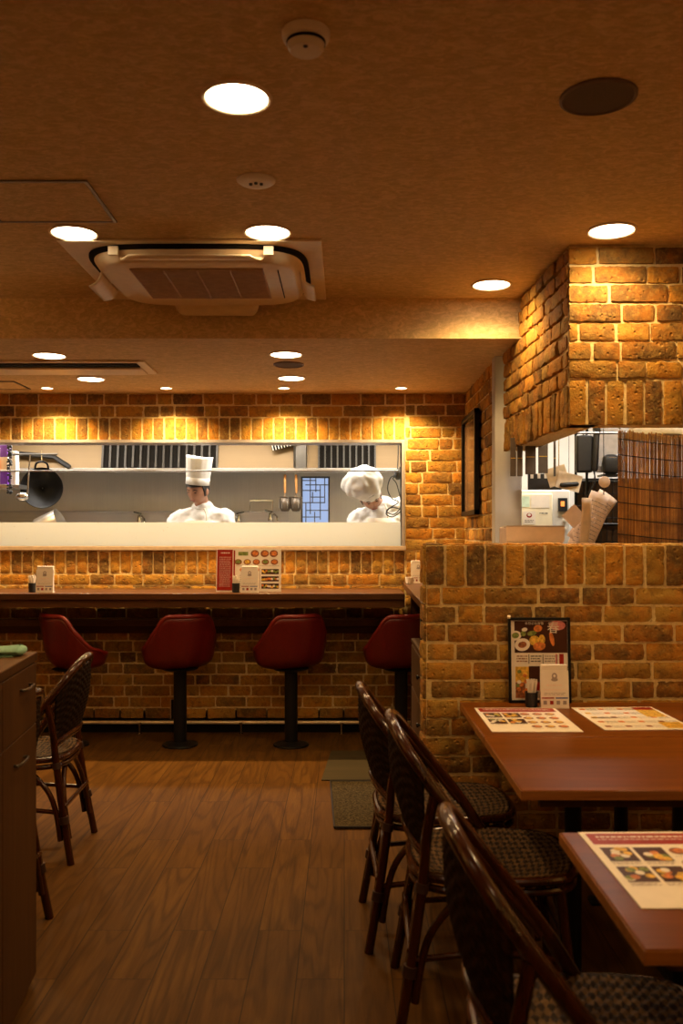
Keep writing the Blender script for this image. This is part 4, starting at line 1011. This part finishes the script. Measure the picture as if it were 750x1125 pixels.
# wok, ladle
dd=7.05
t=empty('wok',(X(46,dd),dd,Z(536,dd))); tag(t,'black round wok hanging at the left of the kitchen','wok'); t.rotation_euler=(0,0,.25)
mb=MB(); mb.T=Matrix.Rotation(PI/2,4,'X')@Matrix.Scale(1,4)
mb.lathe([(.005,-.075),(.05,-.068),(.10,-.042),(.14,-.008),(.155,.012),(.158,.014)],36,cap=False); mb.build('bowl',IRON,t,solid=.004)
MB().tube(catmull([(-.05,-.01,.135),(-.04,-.02,.185),(0,-.03,.2),(.04,-.02,.185),(.05,-.01,.135)],5),.008,8).build('handle',IRON,t)
MB().tube([(0,-.025,.2),(0,-.01,.29)],.003,6).build('hook',CHROME,t)
t=empty('ladle',(X(33,6.85),6.85,Z(500,6.85))); tag(t,'long steel ladle hanging in front of the black wok','ladle')
MB().tube([(0,0,0),(-.012,0,-.17),(-.02,0,-.30)],.006,8).build('handle',CHROME,t)
MB().sphere((-.055,-.01,-.315),(.05,.035,.035),18,10).build('bowl',CHROME,t)
t=empty('utensil_rail',(X(30,6.9),6.92,Z(499,6.9))); tag(t,'dark metal rail holding the ladle and wok','rail')
MB().tube([(-.35,0,0),(.22,0,0)],.008,8).build('rail',STEELD,t)
t=empty('wall_shelf',(X(8,6.95),6.95,Z(533,6.95))); tag(t,'small steel shelf with packets at the left edge of the kitchen','shelf')
mb=MB(); mb.box(-.35,.125,-.1,.1,-.03,0); mb.build('shelf_board',STEEL,t,bevel=.002)
mb=MB(); mb.box(-.35,-.33,-.1,.1,-.4,.62); mb.build('support_panel',STEEL,t)
z_=Z(533,6.95)
pack(X(6,6.93),6.93,z_,.06,.08,.30,(PURPLE,PAPER),'purple and white packet on the small kitchen shelf','packet')
pack(X(-1,6.93),6.9,z_,.045,.08,.28,(PAPER,ORANGE),'white and orange packet on the small kitchen shelf, leftmost','packet')
pack(X(14.5,6.93),6.97,z_,.035,.08,.26,(PAPER,PAPER),'white packet at the right end of the small kitchen shelf','packet')
t=empty('black_garland',(X(10.5,6.8),6.8,Z(486,6.8))); tag(t,'black leafy string hanging before the purple packet','garland')
mb=MB(); r=random.Random(8); mb.tube([(0,0,2.419-Z(486,6.8)),(0,0,-.38)],.003,5)
for k in range(60):
    z=-.0-.38*r.random(); a=r.uniform(0,2*PI); mb.sphere((.012*math.cos(a),.012*math.sin(a),z),(.011,.009,.008),6,4)
mb.build('garland',BLACKP,t)
# steel pot tilted
t=empty('steel_pot',(X(56,6.84),6.84,1.304)); tag(t,'stainless steel pot lying tilted behind the guard, left','pot')
mb=MB(); mb.T=Matrix.Translation((0,0,.135))@Matrix.Rotation(1.15,4,'Y'); mb.lathe([(.108,-.09),(.115,-.08),(.12,.09),(.124,.092),(.118,.09),(.11,-.075)],32); mb.build('body',STEEL,t)
mb=MB(); mb.tube([(-.05,-.09,.0),(.05,-.09,.0)],.006,6); mb.tube([(-.05,.09,.0),(.05,.09,.0)],.006,6); mb.tube([(.0,-.1,.0),(0,.1,0)],.02,6); mb.build('stand',STEELD,t)
# cables
t=empty('black_cable',(X(433,6.85),6.85,Z(540,6.85))); tag(t,'tangled black cable hanging at the right jamb of the kitchen window','cable')
r=random.Random(21)
pts=[(.03,0,.35),(.02,0,.15),(-.03,0,.1),(-.05,.01,.02),(-.02,0,-.05),(.03,0,-.08),(-.04,0,-.13),(-.06,0,-.17),(-.01,0,-.19),(.05,0,-.14),(-.02,.01,-.12),(-.06,0,-.15),(0,0,-.17),(.05,0,-.10),(.02,0,.05),(-.01,0,.1),(.04,0,.12)]
MB().tube(catmull(pts,6),.004,6).build('cord',BLACKP,t)
mb=MB(); mb.sphere((.03,0,.13),(.035,.03,.04),12,8,fn=lambda d:1+.3*noise.noise(d*3)); mb.build('plug_block',BLACKP,t)
# ------------------------------------------------------------------ people
def disp(o,strength,size):
    tx=bpy.data.textures.new('folds','CLOUDS'); tx.noise_scale=size
    m=o.modifiers.new('d','DISPLACE'); m.texture=tx; m.strength=strength; m.mid_level=.38; m.texture_coords='LOCAL'
def head_fn(d):
    x,y,z=d; k=1.0
    # face is -y
    if y<0:
        k+= .15*math.exp(-((x/.13)**2+((z+.12)/.2)**2))*(-y)          # nose
        k-= .06*(math.exp(-(((abs(x)-.38)/.2)**2+((z-.05)/.14)**2)))*(-y)
        k+= .03*math.exp(-((x/.6)**2+((z-.28)/.1)**2))
        k+= .04*math.exp(-((x/.3)**2+((z+.5)/.1)**2))
    if z<-.2: k*= 1-.16*(-z-.2)*(abs(x))
    return k
def chef(loc, rz, cfg, label):
    t=empty('person',loc,rz); tag(t,label,'person')
    hc=Vector(cfg['head']); RM=Matrix.Translation(hc)@Euler(cfg['hrot'],'XYZ').to_matrix().to_4x4()
    sh=cfg['sh']; nk=Vector(cfg['neck'])
    # body, one fused surface
    mb=MB(); mb.T=RM; mb.sphere((0,0,0),(.077,.096,.118),32,24,fn=head_fn)
    mb.sphere((.077,.0,-.01),(.013,.022,.034),10,8); mb.sphere((-.077,.0,-.01),(.013,.022,.034),10,8)
    low=RM@Vector((0,.02,-.07)); mb.T=Matrix()
    mb.capsule(low,.055,nk,.058); hip=Vector((0,0,.92))
    mb.capsule(nk+Vector((0,.015,-.02)),.05,hip.lerp(nk,.55),.10); mb.capsule(hip.lerp(nk,.55),.10,hip,.11)
    for s,a in ((1,cfg['armR']),(-1,cfg['armL'])):
        S,E,Wr=map(Vector,a); mb.capsule(nk+Vector((0,.01,-.06)),.045,S,.045); mb.capsule(S,.045,E,.04); mb.capsule(E,.04,Wr,.027)
        D=(Wr-E).normalized(); side=D.cross(Vector((0,0,1))).normalized(); up=side.cross(D)
        palm=Wr+D*.05; mb.capsule(Wr,.024,palm,.03)
        for f in range(4):
            b=palm+side*(.027-.018*f)+D*.02; L=(.03,.036,.033,.025)[f]
            mb.capsule(b,.0095,b+D*L-up*.006,.009); mb.capsule(b+D*L-up*.006,.009,b+D*(L*1.5)-up*.03,.008)
        b=Wr+D*.03+side*.028*s; mb.capsule(b,.011,b+side*.02*s+D*.025-up*.01,.0095); mb.capsule(b+side*.02*s+D*.025-up*.01,.0095,b+side*.018*s+D*.05-up*.02,.008)
        lx=.1*s; mb.capsule((lx,0,.9),.085,(lx,.01,.48),.055); mb.capsule((lx,.01,.48),.055,(lx,.02,.08),.035); mb.capsule((lx,.03,.05),.035,(lx,-.14,.03),.03)
    mb.build('body',SKIN,t,remesh=.008)
    # jacket
    mb=MB(); ch=hip.lerp(nk,.62)
    mb.capsule(nk+Vector((0,.006,-.02)),.08,ch,.13); mb.capsule(nk+Vector((0,-.035,-.07)),.06,ch,.13)
    for s in (1,-1):
        mb.capsule(ch+Vector((s*.055,0,.02)),.12,hip+Vector((s*.05,0,-.02)),.125)
    for a in (cfg['armR'],cfg['armL']):
        S,E,Wr=map(Vector,a); mb.capsule(nk+Vector((0,.01,-.06)),.07,S,.072); mb.capsule(S,.072,E,.062); mb.capsule(E,.062,E.lerp(Wr,.75),.048)
        mb.capsule(ch,.1,S+Vector((0,0,-.04)),.07)
    o=mb.build('jacket',CLOTHW,t,remesh=.011); disp(o,.035,.06)
    col=[nk+Vector((.056*math.sin(a),-.06*math.cos(a)-.004,.018-.03*math.cos(a)*1)) for a in [2*PI*k/24 for k in range(24)]]
    MB().tube(col,.013,8,closed=True).build('collar',CLOTHW,t)
    fr=ch+Vector((0,-.135,0))
    MB().tube(catmull([nk+Vector((.03,-.085,-.01)),nk+Vector((.05,-.12,-.06)),ch+Vector((.06,-.14,.06)),ch+Vector((.06,-.15,-.1))],5),.006,6).build('placket',APRON,t)
    # apron with bib
    def fa(u,v):
        a=(u-.5)*1.9; z=.45+(ch.z+.10-.45)*v; c=hip.lerp(ch,max(0,min(1,(z-hip.z)/(ch.z-hip.z))))
        return (c.x+(.2-.05*v**3)*math.sin(a*(1-.25*v)), c.y-.165*math.cos(a)-.014, z)
    MB().grid(fa,16,14).build('apron',APRON,t,solid=.005)
    mb=MB()
    for s in (1,-1):
        lx=.1*s; mb.capsule((lx,0,.93),.115,(lx,.01,.48),.085); mb.capsule((lx,.01,.48),.085,(lx,.02,.09),.065)
    mb.build('trousers',TROUS,t,remesh=.012)
    for s in (1,-1):
        mb=MB(); mb.capsule((.1*s,.05,.035),.04,(.1*s,-.16,.03),.036); mb.build('shoe',BLACKP,t)
    # hair
    mb=MB(); mb.T=RM
    def hf(u,v):
        th=2*PI*u; ph=PI/2*(1-v*1.28); d=Vector((math.cos(ph)*math.cos(th),math.cos(ph)*math.sin(th),math.sin(ph)))
        lim=.42 if d.y<-.35 else (-.32 if abs(d.x)>.8 else -.5)
        if d.z<lim: d=Vector((d.x,d.y,lim))
        fr_=1.07 if d.y>-.5 else 1.045
        return (d.x*.077*fr_,d.y*.096*fr_+.002,d.z*.118*fr_)
    mb.grid(hf,40,16,closed_u=True); mb.build('hair',HAIR,t,solid=.004)
    # face
    for s in (1,-1):
        mb=MB(); mb.T=RM; mb.sphere((s*.03,-.0875,.004),(.012,.005,.0035),10,6); mb.build('eye',HAIR,t)
        mb=MB(); mb.T=RM; mb.tube(catmull([(s*.014,-.094,.022),(s*.03,-.0945,.028),(s*.046,-.084,.022)],4),.0035,6); mb.build('eyebrow',HAIR,t)
    mb=MB(); mb.T=RM; mb.tube(catmull([(-.022,-.087,-.062),(0,-.094,-.06),(.022,-.087,-.062)],4),.0045,6); mb.build('mouth',LIP,t)
    # hat
    if cfg['hat']=='tall':
        hat=empty('tall_hat'); hat.parent=t; hat.matrix_local=RM@Matrix.Translation((0,.005,.045))@Euler((-.32,.02,0)).to_matrix().to_4x4()
        def fh(u,v):
            a=2*PI*u; r=(.088+.014*v)*(1+.012*math.sin(a*14)*v); 
            return (r*math.cos(a)*.95,r*math.sin(a)*1.08,-.005+.21*v+.006*math.sin(a*2+1)*v)
        o=MB().grid(fh,84,14,closed_u=True).build('hat_wall',CLOTHW,hat,solid=.002)
        def fc(u,v):
            a=2*PI*u; r=.102*(1-v); return (r*math.cos(a)*.95,r*math.sin(a)*1.08,.204-.012*math.sin(PI*v)+.008*math.cos(a*3)*(1-v)*v*2+.006*math.sin(a*2+1)*(1-v))
        MB().grid(fc,84,8,closed_u=True).build('hat_crown',CLOTHW,hat)
        MB().grid(lambda u,v:((.092)*math.cos(2*PI*u)*.95,.092*math.sin(2*PI*u)*1.08,-.008+.055*v),64,2,closed_u=True).build('hat_band',CLOTHW,hat,solid=.002)
    else:
        hat=empty('soft_hat'); hat.parent=t; hat.matrix_local=RM@Matrix.Translation((0,-.0,.05))
        MB().grid(lambda u,v:((.089+.004*v)*math.cos(2*PI*u)*.95,(.089+.004*v)*math.sin(2*PI*u)*1.1,-.03+.055*v),64,3,closed_u=True).build('hat_band',CLOTHW,hat,solid=.003)
        def sf(d): return 1+.10*noise.noise(d*2.2+Vector((3,1,0)))+.035*math.sin(math.atan2(d.y,d.x)*11)*(1-abs(d.z))
        o=MB().sphere((-.03,.0,.10),(.148,.145,.105),64,28,fn=sf).build('hat_crown',CLOTHW,hat); disp(o,.03,.06)
    return t
# first cook: kitchen floor at .15
d1=7.1; zf=.15
chef((X(221,d1),d1,zf),0.0,dict(head=(-.012,-.085,1.745-zf),hrot=(.40,.12,-.38),neck=(0.01,-.01,1.605-zf),sh=0,
  armR=((.185,0,1.525-zf),(.262,-.06,1.27-zf),(.12,-.27,1.2-zf)),armL=((-.175,0,1.51-zf),(-.285,-.08,1.28-zf),(-.14,-.29,1.2-zf)),hat='tall'),
  'person in a white cook jacket, apron and tall straight hat looking down at work')
chef((X(418,d1),d1,zf),-.1,dict(head=(-.07,-.16,1.69-zf),hrot=(.72,-.32,.12),neck=(.01,-.03,1.635-zf),sh=0,
  armR=((.2,0,1.63-zf),(.28,-.06,1.36-zf),(.12,-.27,1.22-zf)),armL=((-.175,-.02,1.52-zf),(-.26,-.12,1.25-zf),(-.12,-.3,1.2-zf)),hat='soft'),
  'person in white cook jacket and soft puffy hat bowing at the right of the window')
# ------------------------------------------------------------------ kitchen lamps
def area(name,x,y,z,sx,sy,power,col,par):
    l=bpy.data.lights.new(name,'AREA'); l.shape='RECTANGLE'; l.size=sx; l.size_y=sy; l.energy=power; l.color=col
    o=bpy.data.objects.new(name,l); C.objects.link(o); o.parent=par; o.location=(x,y,z); return o
KC=(1,.93,.83)
for x,y,l,p in ((-2.3,6.95,'fluorescent ceiling lamp in the kitchen, left',27),(-.9,6.95,'fluorescent ceiling lamp in the kitchen above the tall-hatted cook',27),(.5,6.95,'fluorescent ceiling lamp in the kitchen above the bowing cook',27),(2.2,7.3,'fluorescent ceiling lamp in the kitchen, far right',25)):
    t=empty('kitchen_lamp',(x,y,2.42)); tag(t,l,'lamp','kitchen ceiling lamps')
    MB().box(-.6,.6,-.08,.08,-.03,0).build('housing',WHITEP,t); MB().tube([(-.58,0,-.045),(.58,0,-.045)],.014,10).build('tube',KLAMP,t)
    area('kitchen_light',0,0,-.065,1.1,.12,p,KC,t)
t=empty('kitchen_lamp',(1.5,5.3,2.395)); tag(t,'fluorescent ceiling lamp in the service area behind the hood','lamp','kitchen ceiling lamps')
MB().box(-.5,.5,-.08,.08,-.03,0).build('housing',WHITEP,t); MB().tube([(-.48,0,-.045),(.48,0,-.045)],.014,10).build('tube',KLAMP,t)
area('kitchen_light',0,0,-.065,.9,.12,18,KC,t)
t=empty('kitchen_lamp',(1.6,4.2,2.6)); tag(t,'small unseen lamp added directly behind the brick hood to brighten the papers','lamp','kitchen ceiling lamps')  # unseen lamp added to brighten the hanging papers and blind top
MB().box(-.4,.4,-.06,.06,-.03,0).build('housing',WHITEP,t); MB().tube([(-.38,0,-.045),(.38,0,-.045)],.014,10).build('tube',KLAMP,t)
area('kitchen_light',0,0,-.065,.7,.1,14,KC,t)
# ------------------------------------------------------------------ world, camera, view
w=bpy.data.worlds.new('world'); bpy.context.scene.world=w; w.use_nodes=True
w.node_tree.nodes['Background'].inputs[0].default_value=(.5,.35,.2,1); w.node_tree.nodes['Background'].inputs[1].default_value=.05
cam=bpy.data.cameras.new('camera'); co=bpy.data.objects.new('camera',cam); C.objects.link(co)
co.location=(0,0,EYE); co.rotation_euler=(PI/2,0,0)
cam.sensor_fit='HORIZONTAL'; cam.sensor_width=24; cam.lens=32; cam.shift_x=-3/750; cam.shift_y=25.5/750; cam.clip_start=.05
cam.dof.use_dof=True; cam.dof.focus_distance=5.6; cam.dof.aperture_fstop=4.2
S=bpy.context.scene; S.camera=co
S.view_settings.view_transform='Standard'; S.view_settings.look='None'; S.view_settings.gamma=1; S.view_settings.use_curve_mapping=False
S.view_settings.exposure=0
